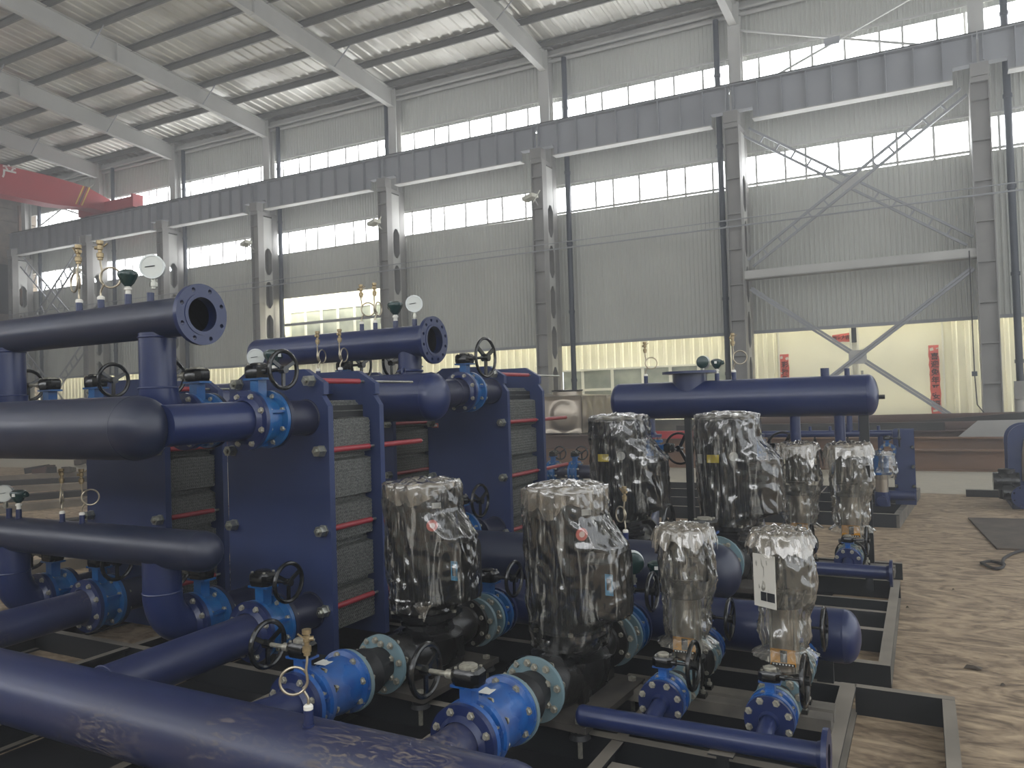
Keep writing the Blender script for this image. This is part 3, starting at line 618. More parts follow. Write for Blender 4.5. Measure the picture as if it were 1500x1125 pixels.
VC = {}
def valve_proto(R, side, body_m, wide=.13, wheelR=.1):
    root = empty('butterfly_valve', (0, 0, 0), 'x', 'valve'); k = R/.17
    b = MB(); h = wide/2
    b.lathe([(R*.66, -h), (R, -h), (R, -h+.024), (R*.8, -h+.03), (R*.78, h-.03), (R, h-.024), (R, h), (R*.66, h)], (0, 0, 0), (0, 1, 0), 40)
    b.box(-.012, .012, -h+.01, h-.01, -R*.92, -R*.7)
    for a in (0.35, PI-.35): b.box(R*.8*math.cos(a)-.02, R*.8*math.cos(a)+.02, -h+.02, h-.02, R*.8*math.sin(a)-.008, R*.8*math.sin(a)+.008)
    body = b.build('valve_body', body_m, root)
    nb = 8 if R < .2 else 12
    bolts(body, nb, R*.84, -h-.002, L=.056, r=.0148*max(k, .8)); bolts(body, nb, R*.84, h+.002, L=.056, r=.0148*max(k, .8))
    nk = MB(); nk.box(-.032*k, .032*k, -.032*k, .032*k, R*.75, R*1.36); nk.box(-.075*k, .075*k, -.045*k, .045*k, R*1.36, R*1.43); nk.cyl((-.05*k, 0, R*1.36), (-.05*k, 0, R*1.43), .02*k); nk.build('neck', body_m, root)
    z0 = R*1.43; g = MB(); hw = .075*k; hv = .055*k
    g.add([(a, b_, c) for c, s in ((z0, .92), (z0+.02*k, 1), (z0+.06*k, 1), (z0+.075*k, .85)) for a, b_ in ((-hw*s, -hv*.6*s), (-hw*.6*s, -hv*s), (hw*.6*s, -hv*s), (hw*s, -hv*.6*s), (hw*s, hv*.6*s), (hw*.6*s, hv*s), (-hw*.6*s, hv*s), (-hw*s, hv*.6*s))],
          [(j*8+i, j*8+(i+1) % 8, j*8+8+(i+1) % 8, j*8+8+i) for j in range(3) for i in range(8)]+[tuple(range(24, 32)), tuple(range(7, -1, -1))])
    gb = g.build('gearbox', 'gloss_black', root)
    MB().lathe([(0, 0), (.045*k, 0), (.045*k, .008), (.035*k, .013), (0, .013)], (0, 0, z0+.075*k), (0, 0, 1), 20).build('indicator_cap', 'bolt_dull' if side < 0 or body_m == 'bright_blue' else 'gloss_black', gb)
    s = side; MB().cyl((s*hw*.9, -hv*.4, z0+.038*k), (s*(.20*k+.02), -hv*.4, z0+.038*k), .012*k, n=10).cyl((s*hw*.95, -hv*.4, z0+.038*k), (s*(hw+.03*k), -hv*.4, z0+.038*k), .022*k, n=12).build('shaft', 'gloss_black' if side > 0 else 'bolt_dull', root)
    wheel_mb(wheelR, .0125*k**.4, (1, 0, 0), 3, (s*(.20*k+.02), -hv*.4, z0+.038*k)).build('handwheel', 'gloss_black', root)
    for a, b_ in ((-1, -1), (1, -1), (-1, 1), (1, 1)): MB().lathe([(.008*k, 0), (.008*k, .008*k), (0, .008*k)], (a*hw*.62, b_*hv*.66, z0+.074*k), (0, 0, 1), 6).build('screw', 'bolt_dull', gb, smooth=False)
    return root
def valve(loc, R, side, body_m, label, wide=.13, wheelR=.1, rz=0, rot=None):
    key = (R, side, body_m, wide, wheelR)
    if key not in VC:
        VC[key] = valve_proto(*key); index(); o = VC[key]; o.location = loc; o.rotation_euler = rot or (0, 0, rz); o['label'] = label
    else: o = dup(VC[key], loc, label); o.rotation_euler = rot or (0, 0, rz)
    o['group'] = 'geared butterfly valves'; return o

# ---- pipe things
def pipe_thing(name, base, label, cat='pipe', group=None): return Obj(name, base, label, cat, group)
def barrel(T, p0, p1, r, m='navy', cap0=None, cap1=None, name='barrel', n=40):
    p0, p1 = Vector(p0), Vector(p1); L = (p1-p0).length; prof = []
    prof += [(0, 0)] if cap0 is None else []
    prof += [(r, 0), (r, L)]
    if cap1 is None: prof += [(0, L)]
    o = T.part(MB().lathe(prof, p0, p1-p0, n), name, m)
    ax = (p1-p0).normalized()
    for c, p, s in ((cap0, p0, -1), (cap1, p1, 1)):
        if c:
            e = MB().lathe([(r*1.0, -.002), (r*1.012, .004), (r*1.0, .01)]+cap_profile(r*.998, c, 10, .01), p, ax*s, n); T.part(e, 'end_cap', m)
    return o
def stub(T, p, h, r, m='navy', name='stub', axis=(0, 0, 1), collar=True):
    p = Vector(p); a = Vector(axis).normalized(); mb = MB().cyl(p-a*.03, p+a*h, r, n=14)
    if collar: mb.cyl(p-a*.004, p+a*.004, r*1.25, n=14)
    return T.part(mb, name, m)
def flange(T, c, axis, R, bore, t=.026, m='navy', nb=0, hub=True, holes=0, name='flange', parent=None):
    # c is the sealing face centre; the body extends along -axis
    c = Vector(c); a = Vector(axis).normalized()
    if holes:
        hs = [circ(R*.052+.004, 10, (R*.84*math.cos(2*PI*(i+.5)/holes), R*.84*math.sin(2*PI*(i+.5)/holes))) for i in range(holes)]
        mb = MB().plate(circ(R, 48), [circ(bore, 40)]+hs, c-a*t, a, t)
        mb.lathe([(bore, -.001), (R*.68, -.001), (R*.68, .004), (bore, .004)], c, a, 40); mb.lathe([(bore, -t*2.2), (bore, .004)], c, a, 40)
        mb.lathe([(bore*1.06, -t*2.2), (bore*1.12, -t)], c, a, 40)
    else:
        mb = MB().lathe([(bore*.98, 0), (R, 0), (R, -t), (bore*1.25, -t), (bore*1.04, -t-.022 if hub else -t)], c, a, 40)
    return T.part(mb, name, m, parent=parent)
def elbow_pts(p0, c, p1, n=9):
    # quarter bend from p0 to p1 whose corner (tangent meeting point) is c
    p0, c, p1 = Vector(p0), Vector(c), Vector(p1); o = p0+p1-c
    return [o+(p0-o)*math.cos(PI/2*i/n)+(p1-o)*math.sin(PI/2*i/n) for i in range(n+1)]

# ---- gauges
def siphon_proto():
    root = empty('gauge_siphon', (0, 0, 0), 'x', 'gauge siphon')
    MB().lathe([(.0, 0), (.017, 0), (.017, .012), (.011, .018), (.0, .018)], (0, 0, 0), (0, 0, 1), 14).build('tape_collar', 'white_tape', root)
    pts = [(0, 0, .01), (0, 0, .04)]+[(-.047+.047*math.cos(2*PI*i/22), .006-.012*i/22, .105+.047*math.sin(2*PI*i/22)) for i in range(-3, 23)]+[(-.004, -.006, .14), (0, -.004, .17), (0, 0, .2)]
    MB().tube(spline(pts, 3), .0048, 8).build('pigtail_tube', 'steel_tube', root)
    v = MB().lathe([(.0, .19), (.012, .19), (.012, .2), (.016, .202), (.016, .222), (.009, .226), (.009, .236), (.013, .24), (.013, .258), (.009, .262), (.016, .266), (.016, .282), (0, .282)], (0, 0, 0), (0, 0, 1), 12)
    v.cyl((-.012, 0, .248), (.024, 0, .248), .0085, n=10); vb = v.build('three_way_cock', 'brass', root)
    MB().beam((-.03, -.012, .272), (0, -.012, .248), .008, .005).cyl((0, -.016, .248), (0, 0, .248), .006, n=8).build('lever', 'brass', vb)
    return root
def gauge_proto():
    root = empty('pressure_gauge', (0, 0, 0), 'x', 'gauge')
    MB().cyl((0, 0, 0), (0, 0, .05), .011, n=10).lathe([(.018, .01), (.018, .03)], (0, 0, 0), (0, 0, 1), 6).build('stem', 'zinc', root)
    b = MB().lathe([(0, .02), (.044, .02), (.052, .014), (.052, -.016), (.056, -.018), (.056, -.024), (.048, -.024), (.048, -.02), (0, -.02)][::-1], (0, 0, .1), (0, 1, 0), 32); b.build('case', 'dial', root)
    f = MB().lathe([(0, -.0215), (.047, -.0215)], (0, 0, .1), (0, 1, 0), 32).build('dial_face', 'dial_face', root)
    MB().lathe([(0, .0225), (.045, .0225), (.051, .017), (.051, .01)][::-1], (0, 0, .1), (0, 1, 0), 32).build('back_cover', 'green_head', root, sharp=180)
    MB().beam((-.03, -.024, .098), (.012, -.024, .104), .005, .003).build('needle', 'print_dark', f)
    return root
def transmitter_proto():
    root = empty('temperature_transmitter', (0, 0, 0), 'x', 'transmitter')
    MB().lathe([(.013, 0), (.013, .022), (.019, .022), (.019, .034), (.012, .034), (.012, .045)], (0, 0, 0), (0, 0, 1), 12).build('union', 'white_tape', root)
    h = MB().lathe([(.014, .04), (.03, .058), (.047, .09), (.05, .104), (.046, .115), (.024, .126), (0, .128)], (0, 0, 0), (0, 0, 1), 20)
    h.cyl((.02, 0, .085), (.062, 0, .095), .017, n=12); hd = h.build('head', 'green_head', root)
    MB().box(-.008, .012, -.05, -.044, .085, .105).build('label_plate', 'label_white', hd)
    return root
SIPH, GAUGE, TRANS = siphon_proto(), gauge_proto(), transmitter_proto(); index()
_first = set()
def place(proto, loc, label, rz=0, scale=1, group=None, mirror=False):
    if proto.name not in _first:
        _first.add(proto.name); o = proto; o.location = loc; o.rotation_euler = (0, 0, rz); o['label'] = label; o.scale = (scale,)*3
        if group: o['group'] = group
    else: o = dup(proto, loc, label, rz, group, scale)
    return o

# ---- plate heat exchanger; loc = left bottom corner of the front plate at rail height
def heat_exchanger(u0, u1, v, z0, ztop, depth, label, rod_v, nozzles, low_notch=True, rods=True, group='plate heat exchangers'):
    w = u1-u0; c = (u0+u1)/2; T = Obj('heat_exchanger', (c, v, z0), label, 'heat exchanger', group); hw = w/2; H = ztop-z0
    out = [(-hw, 0), (hw, 0), (hw, H-.235), (hw-.05, H-.165), (hw-.03, H-.16), (hw-.03, H-.09), (hw-.18, H), (-hw+.18, H), (-hw+.03, H-.09), (-hw+.03, H-.16), (-hw+.05, H-.165), (-hw, H-.235)]
    def slab(v0, t, nm):
        n = len(out); m = MB().add([(c+a, v0+q, z0+b) for q in (0, t) for a, b in out], [tuple(range(n)), tuple(range(2*n-1, n-1, -1))]+[(i, (i+1) % n, n+(i+1) % n, n+i) for i in range(n)])
        m.F = [f[::-1] for f in m.F]; return T.part(m, nm, 'navy_plate')
    slab(v, .045, 'frame_plate')
    if z0 > .145: T.part(MB().box(u0+.04, u0+.16, v, v+.045, .14, z0).box(u1-.16, u1-.04, v, v+.045, .14, z0).box(c-.06, c+.06, v+depth, v+depth+.045, .14, z0), 'foot', 'navy_plate')
    slab(v+depth, .045, 'pressure_plate')
    # the plate pack: many thin pressed plates, zigzag edges, dark clip bands
    va, vb = v+.05, v+depth-.005; n = int((vb-va)/.016); m = MB(); zt = z0+H-.19; zb = z0+.12
    for i in range(n):
        y0 = va+(vb-va)*i/n; y1 = y0+(vb-va)/n*.6
        for sx in (-1, 1):
            xo = c+sx*(hw-.075); xi = c+sx*(hw-.3); zs = []; z = zb
            while z < zt: zs.append(z); z += .012
            vs = []; k = len(zs)
            for j, z in enumerate(zs):
                dy = .005*(1 if j % 2 else -1); fz = (z-zb)/(zt-zb)*5.3; band = (fz % 1) > .86
                xx = xo-sx*(.05 if band else 0)
                if z > zt-.14: xx -= sx*(z-zt+.14)*.9
                vs += [(xx, y0+dy, z), (xx, y1+dy, z), (xi, y0, z)]
            m.add(vs, [f if sx > 0 else f[::-1] for j in range(k-1) for f in ((j*3, j*3+1, j*3+4, j*3+3), (j*3+2, j*3, j*3+3, j*3+5))])
    tag(T.part(m, 'plate_pack', 'plate_pack', smooth=False), kind='stuff')
    g = MB(); g.box(c-hw+.135, c+hw-.135, va, vb, zb, zt-.04); T.part(g, 'gasket_core', 'gasket')
    T.part(MB().box(c-.04, c+.04, v+.04, v+depth, z0+H-.15, z0+H-.08), 'carrying_bar', 'navy_plate')
    T.part(MB().box(c-.04, c+.04, v+.04, v+depth, z0+.04, z0+.09), 'guide_bar', 'navy_plate')
    if rods:
        zs = [z0+H*.155+i*(H*.71-H*.155)/2 for i in range(3)]
        for z, inset, top in [(z, .055, False) for z in zs]+[(z0+H-.075, .125, True)]:
            for sx in (-1, 1):
                x = c+sx*(hw-inset)
                s = T.part(MB().cyl((x, v-.075, z), (x, rod_v, z), .009, n=8), 'tie_rod', 'zinc')
                nt = MB(); nt.lathe([(0, -.07), (.018, -.07), (.018, -.055), (.034, -.055), (.034, -.012), (.038, -.012), (.038, 0)], (x, v, z), (0, 1, 0), 6); T.part(nt, 'nut', 'zinc', parent=s, smooth=False)
                nt = MB(); nt.lathe([(.03, 0), (.03, .03), (0, .03)], (x, v+depth+.045, z), (0, 1, 0), 6); T.part(nt, 'nut', 'zinc', parent=s, smooth=False)
                T.part(MB().lathe([(.01, .075), (.018, .08), (.018, depth-.05), (.01, depth-.045)], (x, v, z), (0, 1, 0), 14), 'red_sleeve', 'red_sleeve', parent=s)
                if not top: T.part(MB().lathe([(.01, depth+.09), (.018, depth+.095), (.018, rod_v-v-.02), (.006, rod_v-v)], (x, v, z), (0, 1, 0), 14), 'red_sleeve', 'red_sleeve', parent=s)
    for x, z, vf, R, bore in nozzles:
        T.part(MB().cyl((x, vf+.02, z), (x, v+.01, z), bore, n=28).torus((x, v, z), (0, 1, 0), bore, .008), 'nozzle', 'navy_dark')
        flange(T, (x, vf, z), (0, -1, 0), R, bore, name='nozzle_flange', m='navy_dark')
    return T

# ---- clear plastic bags pulled over motors
def wrap_mb(rings, rows=84, n=120, seed=0, amp=.012, bulge=None, closed_top=True, gather=None):
    m = MB(); vs = []; fs = []
    for j in range(rows+1):
        t = j/rows*(len(rings)-1); i = min(int(t), len(rings)-2); f_ = t-i; f2 = f_*f_*(3-2*f_)*.5+f_*.5
        z, cx, cy, rx, ry, pw = [a+(b-a)*f2 for a, b in zip(rings[i], rings[i+1])]
        for k in range(n):
            a = 2*PI*k/n; ca, sa = math.cos(a), math.sin(a); q = (abs(ca)**pw+abs(sa)**pw)**(-1/pw)
            x, y = rx*ca*q, ry*sa*q
            if bulge:
                b0, b1, bw, bd, ba = bulge; zz = max(0, min(1, (z-b0)/.05))*max(0, min(1, (b1-z)/.13)); da = (a-ba+PI) % (2*PI)-PI
                e = zz*max(0, 1-(abs(da)/bw)**3)*bd; x += e*math.cos(ba); y += e*math.sin(ba)*.6
            w = a*3.2; p = Vector((math.cos(a)*2.0+seed, math.sin(a)*2.0, z*4.2+math.sin(a*2)*.6))
            d = 0
            if gather:
                ga, gz = gather; da = (a-ga+PI) % (2*PI)-PI; ang = math.atan2(z-gz, da*.22+1e-6); rr = math.hypot(z-gz, da*.2)
                d += (abs(noise.noise(Vector((ang*4.2+seed, rr*2.0, 1.3))))-.22)*1.7*min(1, rr*7)
            else: d += (.5-abs(noise.noise(p*1.5+Vector((0, 0, 3))))*2.6)*.9
            d += (.4-abs(noise.noise(Vector((p.x*3.1+z*5, p.y*3.1-z*3, p.z*2.4))))*2.2)*.75 + noise.noise(p*6.3)*.35
            s = 1+amp*d/max(.05, math.hypot(x, y)); vs.append((cx+x*s, cy+y*s, z+amp*.6*noise.noise(p*2.2+Vector((9, 0, 0)))))
    for j in range(rows): fs += [(j*n+k, j*n+(k+1) % n, (j+1)*n+(k+1) % n, (j+1)*n+k) for k in range(n)]
    m.add(vs, fs); return m
def wrap_top(cx, cy, z, rx, ry, pw, seed, amp=.014, h=.02, skirt=.05, spikes=0, flare=0):
    # crumpled, doubled plastic over the top with a loose hem
    m = MB(); vs = [(cx, cy, z+h)]; fs = []; n = 96; rows = 16
    for j in range(1, rows+1):
        t = j/rows
        for k in range(n):
            a = 2*PI*k/n; ca, sa = math.cos(a), math.sin(a); q = (abs(ca)**pw+abs(sa)**pw)**(-1/pw)
            if t < .6: s = t/.6; zz = z+h*(1-s*s)
            else:
                s = 1+.03*math.sin(k)+flare*(t-.6)/.4; hem = skirt*(1+.9*noise.noise(Vector((ca*1.6+seed, sa*1.6, 4)))+spikes*max(0, noise.noise(Vector((ca*2.3+seed, sa*2.3, 9))))*2); zz = z-hem*(t-.6)/.4
            p = Vector((ca*s*3+seed, sa*s*3, zz*9)); s2 = s*(1+.03*noise.noise(p*2)) if t > .5 else s
            vs.append((cx+rx*ca*q*s2*1.0, cy+ry*sa*q*s2*1.0, zz+amp*(noise.noise(p*1.7)+.8*abs(noise.noise(p*3.1)))))
    fs += [(0, 1+k, 1+(k+1) % n) for k in range(n)]
    for j in range(rows-1): fs += [(1+j*n+k, 1+(j+1)*n+k, 1+(j+1)*n+(k+1) % n, 1+j*n+(k+1) % n) for k in range(n)]
    m.add(vs, fs); return m

# ---- inline circulation pump: origin at the middle, rail height; suction towards -Y, delivery +Y
def inline_pump(name, loc, label, sc=1, seed=0, rz=0, style=0, wrapz=.44):
    root = empty(name, loc, label, 'pump', 'large black inline pumps in clear plastic', rz); root.scale = (sc,)*3
    P = lambda mb, n_, m_, p=root, **k: mb.build(n_, m_, p, **k); za = .2; F = .40
    b = MB().box(-.33, .27, -.38, .3, .035, .065); bp = P(b, 'base_plate', 'base_plate')
    for x, y in ((-.28, -.34), (.22, -.34), (-.28, .25), (.22, .25)):
        P(MB().lathe([(.012, -.09), (.012, .065), (.022, .065), (.022, .08), (.0, .085)], (x, y, 0), (0, 0, 1), 6), 'anchor_bolt', 'bolt_dull', bp, smooth=False)
        P(MB().lathe([(.05, .0), (.04, .02), (.045, .035)], (x, y, 0), (0, 0, 1), 16), 'rubber_mount', 'rubber', bp)
    v = MB().lathe([(.0, -.135), (.09, -.13), (.17, -.09), (.2, -.02), (.195, .05), (.14, .07), (.12, .08), (.12, .09), (0, .09)], (0, .0, za), (0, 0, 1), 36); 
    v.tube(spline([(0, -F+.02, za), (0, -F+.12, za-.005), (.01, -.2, za-.03), (.03, -.05, za-.05)], 6), [.085+.045*min(1, i/9) for i in range(19)], 24, caps=False)
    v.tube(spline([(0, F-.02, za), (0, F-.12, za), (-.03, .18, za), (-.08, .02, za)], 6), [.085+.03*min(1, i/9) for i in range(19)], 24, caps=False)
    v.box(.12, .21, -.02, .06, za-.06, za+.05); P(v, 'volute', 'cast_black')
    ft = MB(); ft.box(-.13, .13, -.12, .16, .065, .12); ft.box(-.1, .1, -.09, .1, .12, .2)
    for x in (-.15, .12): ft.box(x, x+.03, -.16, -.1, .065, .17)
    P(ft, 'foot', 'cast_black')
    for s, nm in ((-1, 'suction_flange'), (1, 'delivery_flange')):
        fl = P(MB().lathe([(.0, 0), (.142, 0), (.142, -.024), (.1, -.03), (.086, -.055)], (0, s*F, za), (0, s, 0), 36), nm, 'cast_black'); bolts(fl, 8, .119, s*(F+.002), L=.05, r=.014, m='bolt_dull', c=(0, za))
    hx = MB().lathe([(.15, .065), (.155, .08), (.125, .085), (.125, .1), (.145, .105), (.145, .118), (.12, .122), (.12, .137), (.18, .152), (.2, .157), (.2, .18), (0, .18)], (0, 0, za), (0, 0, 1), 12); ln = P(hx, 'motor_bracket', 'cast_black', sharp=20)
    for i in range(6): a = 2*PI*i/6; P(MB().lathe([(.014, 0), (.014, .014), (0, .014)], (.19*math.cos(a), .19*math.sin(a), za+.18), (0, 0, 1), 6), 'screw', 'bolt_dull', ln, smooth=False)
    mt = MB(); mt.cyl((0, 0, .38), (0, 0, .96), .155, n=32)
    for i in range(44):
        a = 2*PI*i/44; mt.beam((.163*math.cos(a), .163*math.sin(a), .43), (.163*math.cos(a), .163*math.sin(a), .94), .028, .004, (-math.sin(a), math.cos(a), 0))
    P(mt, 'motor_barrel', 'motor_black')
    fc = MB().lathe([(.185, .93), (.185, 1.03), (.17, 1.06), (.08, 1.065), (0, 1.065)], (0, 0, 0), (0, 0, 1), 36); P(fc, 'fan_cowl', 'motor_black')
    tb = MB().add([(x, y, z) for z, s in ((.46, .85), (.5, 1), (.73, 1), (.77, .85)) for x, y in ((.14, -.1*s), (.31, -.1*s), (.31, .1*s), (.14, .1*s))], [(j*4+i, j*4+(i+1) % 4, j*4+4+(i+1) % 4, j*4+4+i) for j in range(3) for i in range(4)]+[(12, 13, 14, 15), (3, 2, 1, 0)]); tbo = P(tb, 'terminal_box', 'motor_black', sharp=15)
    if style == 0:
        lb = P(MB().box(.255, .295, -.1035, -.1, .58, .68), 'label', 'label_blue', tbo); P(MB().box(.264, .286, -.1055, -.1035, .605, .66), 'print', 'print_dark', lb)
        P(MB().lathe([(0, 0), (.031, 0), (.031, .004), (0, .004)], (.142, -.108, .86), (.8, -.6, 0), 24), 'round_sticker', 'sticker_red'); P(MB().lathe([(0, 0), (.015, 0), (.015, .006), (0, .006)], (.142, -.108, .86), (.8, -.6, 0), 16), 'sticker_mark', 'sticker_pale')
        P(MB().beam((.15, -.115, .965), (.18, -.075, .965), .004, .03), 'label', 'label_white')
    else:
        P(MB().box(-.095, -.02, -.178, -.172, .78, .83), 'name_plate', 'yellow')
        P(MB().lathe([(0, 0), (.028, 0), (.028, .01), (0, .01)], (.07, -.175, .82), (.1, -1, 0), 24), 'round_tag', 'label_white')
        if style == 2: P(MB().box(-.17, -.14, -.12, -.113, .77, .83), 'label', 'label_white')
    pw = 2.6; rr = .2
    rings = [(wrapz-.025, .0, -.01, .16, .16, 2), (wrapz, .0, -.01, .188, .188, 2), (wrapz+.07, .01, 0, rr*.97, rr, 2.3), (.62, 0, 0, rr, rr, pw), (.8, 0, 0, rr*.98, rr, pw), (.98, 0, 0, rr, rr, 3), (1.05, 0, 0, rr*.98, rr*.98, 3), (1.085, 0, 0, rr*.88, rr*.88, 3)]
    P(wrap_mb(rings, 110, 150, seed, .011, bulge=(.42, .93, 1.0, .135, -.1), gather=(-.96, wrapz+.07) if style == 0 and seed == 1 else ((-1.0, .55) if style == 0 else None)), 'plastic_wrap', 'clear_wrap', sharp=180)
    P(wrap_top(0, 0, 1.075, .195, .195, 3, seed+3, h=.02, skirt=.075 if style == 0 else .02, spikes=.8), 'wrap_top', 'cloudy_wrap' if style == 0 else 'milky_wrap', sharp=180)
    if seed == 1:
        k = MB().lathe([(.002, -.06), (.012, -.03), (.03, .0), (.05, .03), (.05, .035)], (.124, -.178, wrapz+.03), (0, 0, 1), 18)
        k.V = [(x+.012*noise.noise(Vector((x*60, y*60, z*30))), y+.012*noise.noise(Vector((x*60, y*60+9, z*30))), z) for x, y, z in k.V]; P(k, 'gathered_knot', 'cloudy_wrap', sharp=180)
    return root
def expansion_joint(loc, R, L, label, rz=0):
    T = empty('rubber_joint', loc, label, 'pipe joint', 'grey flanged rubber expansion joints', rz); h = L/2
    MB().lathe([(R*.6, -h+.02), (R*.62, -h*.6), (R*.78, 0), (R*.62, h*.6), (R*.6, h-.02)], (0, 0, 0), (0, 1, 0), 36).build('bellows', 'rubber', T)
    for s in (-1, 1):
        f = MB().lathe([(R*.6, 0), (R, 0), (R, -.022), (R*.6, -.022), (R*.6, 0)], (0, s*h, 0), (0, s, 0), 40).build('ring', 'grey_ring', T); bolts(f, 8, R*.84, s*(h-.002), L=.05, r=.014, m='bolt_dull', a0=.2)
    return T
def check_valve(loc, R, L, label, m='bright_blue', rz=0):
    T = empty('check_valve', loc, label, 'valve', 'blue drum shaped check valves', rz); h = L/2
    b = MB().lathe([(R*.66, -h), (R*.97, -h), (R*.97, -h+.022), (R*.8, -h+.03), (R*.83, -h*.2), (R*.88, h*.2), (R*.86, h-.035), (R, h-.024), (R, h), (R*.66, h)], (0, 0, 0), (0, 1, 0), 40).build('valve_body', m, T)
    bolts(b, 8, R*.84, -h+.014, L=.05, r=.014, a0=.4); bolts(b, 8, R*.86, h-.01, L=.05, r=.014, m='bolt_dull', a0=.2)
    MB().box(-.045, .02, -h*.35, h*.15, R*.845, R*.86).build('cast_plate', 'label_white', T)
    return T

# ---- vertical multistage pump, origin on the mounting rails
def vertical_pump(name, loc, label, sc=1, seed=0, rz=0, top=True):
    root = empty(name, loc, label, 'pump', 'slim vertical pumps in crumpled plastic', rz); root.scale = (sc,)*3
    P = lambda mb, n_, m_, p=root, **k: mb.build(n_, m_, p, **k)
    b = MB(); b.box(-.1, .1, -.085, -.035, -.0, .018); b.box(-.1, .1, .035, .085, 0, .018); b.box(-.06, .06, -.08, .08, .018, .05); b.lathe([(.075, .03), (.08, .06), (.07, .14), (.085, .15), (.085, .17), (0, .17)], (0, 0, 0), (0, 0, 1), 28)
    b.cyl((0, -.16, .1), (0, .16, .1), .045, n=20); bo = P(b, 'base_casting', 'cast_black')
    for s in (-1, 1): fl = P(MB().lathe([(0, 0), (.095, 0), (.095, -.02), (.06, -.03), (.045, -.05)], (0, s*.16, .1), (0, s, 0), 30), 'flange', 'cast_black'); bolts(fl, 4, .075, s*.165, L=.045, r=.013, c=(0, .1))
    for x, y in ((-.085, -.06), (.085, -.06), (-.085, .06), (.085, .06)): P(MB().lathe([(.013, 0), (.013, .012), (.006, .012), (.006, .03), (0, .03)], (x, y, .018), (0, 0, 1), 6), 'foot_bolt', 'bolt_dull', bo, smooth=False)
    P(MB().cyl((0, 0, .17), (0, 0, .47), .058, n=28), 'chamber_sleeve', 'stainless')
    for a in (.8, 2.35, 3.9, 5.5): P(MB().cyl((.074*math.cos(a), .074*math.sin(a), .15), (.074*math.cos(a), .074*math.sin(a), .48), .006, n=8), 'stay_bolt', 'zinc')
    s = MB().box(-.055, .055, -.064, -.061, .2, .275); lb = P(s, 'label', 'orange'); P(MB().box(-.012, .018, -.066, -.063, .215, .27), 'print', 'print_dark', lb); P(MB().box(-.052, .052, -.066, -.063, .2, .212), 'print', 'print_dark', lb)
    for i in range(7): P(MB().box(-.046+i*.014, -.039+i*.014, -.0675, -.065, .203, .209), 'white_mark', 'label_white', lb)
    P(MB().lathe([(.085, .46), (.085, .48), (.06, .49), (.06, .53), (.085, .54), (.085, .555), (0, .555)], (0, 0, 0), (0, 0, 1), 24), 'motor_bracket', 'cast_black')
    mt = MB().cyl((0, 0, .55), (0, 0, .72), .07, n=24)
    for i in range(28):
        a = 2*PI*i/28; mt.beam((.075*math.cos(a), .075*math.sin(a), .555), (.075*math.cos(a), .075*math.sin(a), .71), .016, .003, (-math.sin(a), math.cos(a), 0))
    P(mt, 'motor_barrel', 'motor_black'); P(MB().lathe([(.088, .7), (.088, .77), (.075, .79), (0, .79)], (0, 0, 0), (0, 0, 1), 28), 'fan_cowl', 'motor_black')
    P(MB().box(.03, .13, -.08, -.01, .56, .67), 'terminal_box', 'motor_black')
    r = .112
    rings = [(.235, 0, 0, .15, .14, 2), (.27, 0, 0, .1, .1, 2), (.33, .0, 0, .118, .11, 2), (.42, 0, 0, .112, .105, 2), (.5, .01, 0, .13, .12, 2.2), (.57, .014, 0, .138, .13, 2.4), (.66, .008, 0, .132, .13, 2.4), (.75, 0, 0, .124, .122, 2.4), (.8, 0, 0, .11, .11, 2.4)]
    P(wrap_mb(rings, 100, 90, seed, .014), 'plastic_wrap', 'milky_wrap', sharp=180)
    P(wrap_top(0, 0, .8, .136, .132, 2.6, seed+1, amp=.02, h=.012, skirt=.07, spikes=1.2, flare=.16), 'wrap_top', 'cloudy_wrap', sharp=180)
    return root
# ================================================================== skid frames
def skid(name, base, label, rails, group='black channel skid frames', m='rail_black'):
    T = Obj(name, base, label, 'skid frame', group)
    for (x0, y0, x1, y1, z0, z1, w) in rails:
        mb = MB(); t = .012
        if abs(x1-x0) > abs(y1-y0):      # channel along X: web on the camera side, flanges back
            mb.box(x0, x1, y0, y0+t, z0, z1); mb.box(x0, x1, y0+t, y0+w, z1-t, z1); mb.box(x0, x1, y0+t, y0+w, z0, z0+t)
        else:
            mb.box(x0, x0+t, y0, y1, z0, z1); mb.box(x0+t, x0+w, y0, y1, z1-t, z1); mb.box(x0+t, x0+w, y0, y1, z0, z0+t)
        T.part(mb, 'rail', m)
    return T
R1 = []
for y in (1.72, 2.72, 3.22, 4.27): R1.append((-6.3, y, -.43 if y > 2 else -1.2, y, 0, .14, .055))
for x in (-6.3, -5.6, -4.62, -4.1, -3.12, -2.75, -2.05, -1.98, -1.27): R1.append((x, 1.73, x, 4.27, 0, .137, .055))
R1 += [(-.43, 3.0, -.43, 4.33, 0, .14, .075), (.028, 3.0, .028, 4.29, 0, .139, .055), (-.36, 4.285, .083, 4.285, 0, .14, .05), (-1.21, 3.0, -.43, 3.0, 0, .12, .06)]
sk = skid('skid_frame', (-3, 3, 0), 'nearest black steel skid with an empty bay at lower right', R1)
sk.part(MB().box(-4.0, -.45, 1.8, 4.25, .004, .012), 'shade_sheet', 'rubber')  # black sheet added to paint in the shade under the skid
R2 = [(-6.2, 4.68, -.21, 4.68, 0, .14, .055), (-.272, 4.72, -.272, 6.75, 0, .139, .062), (-6.2, 5.35, -.272, 5.35, 0, .137, .06), (-6.2, 6.1, -.272, 6.1, 0, .137, .035), (-6.2, 6.75, -.21, 6.75, 0, .139, .055), (-6.2, 7.45, -.21, 7.45, 0, .14, .055), (-6.2, 5.85, -.272, 5.85, 0, .12, .05)]
for x in (-6.2, -5.5, -4.6, -3.3, -2.6, -1.8, -1.0): R2.append((x, 4.7, x, 7.45, 0, .136, .055))
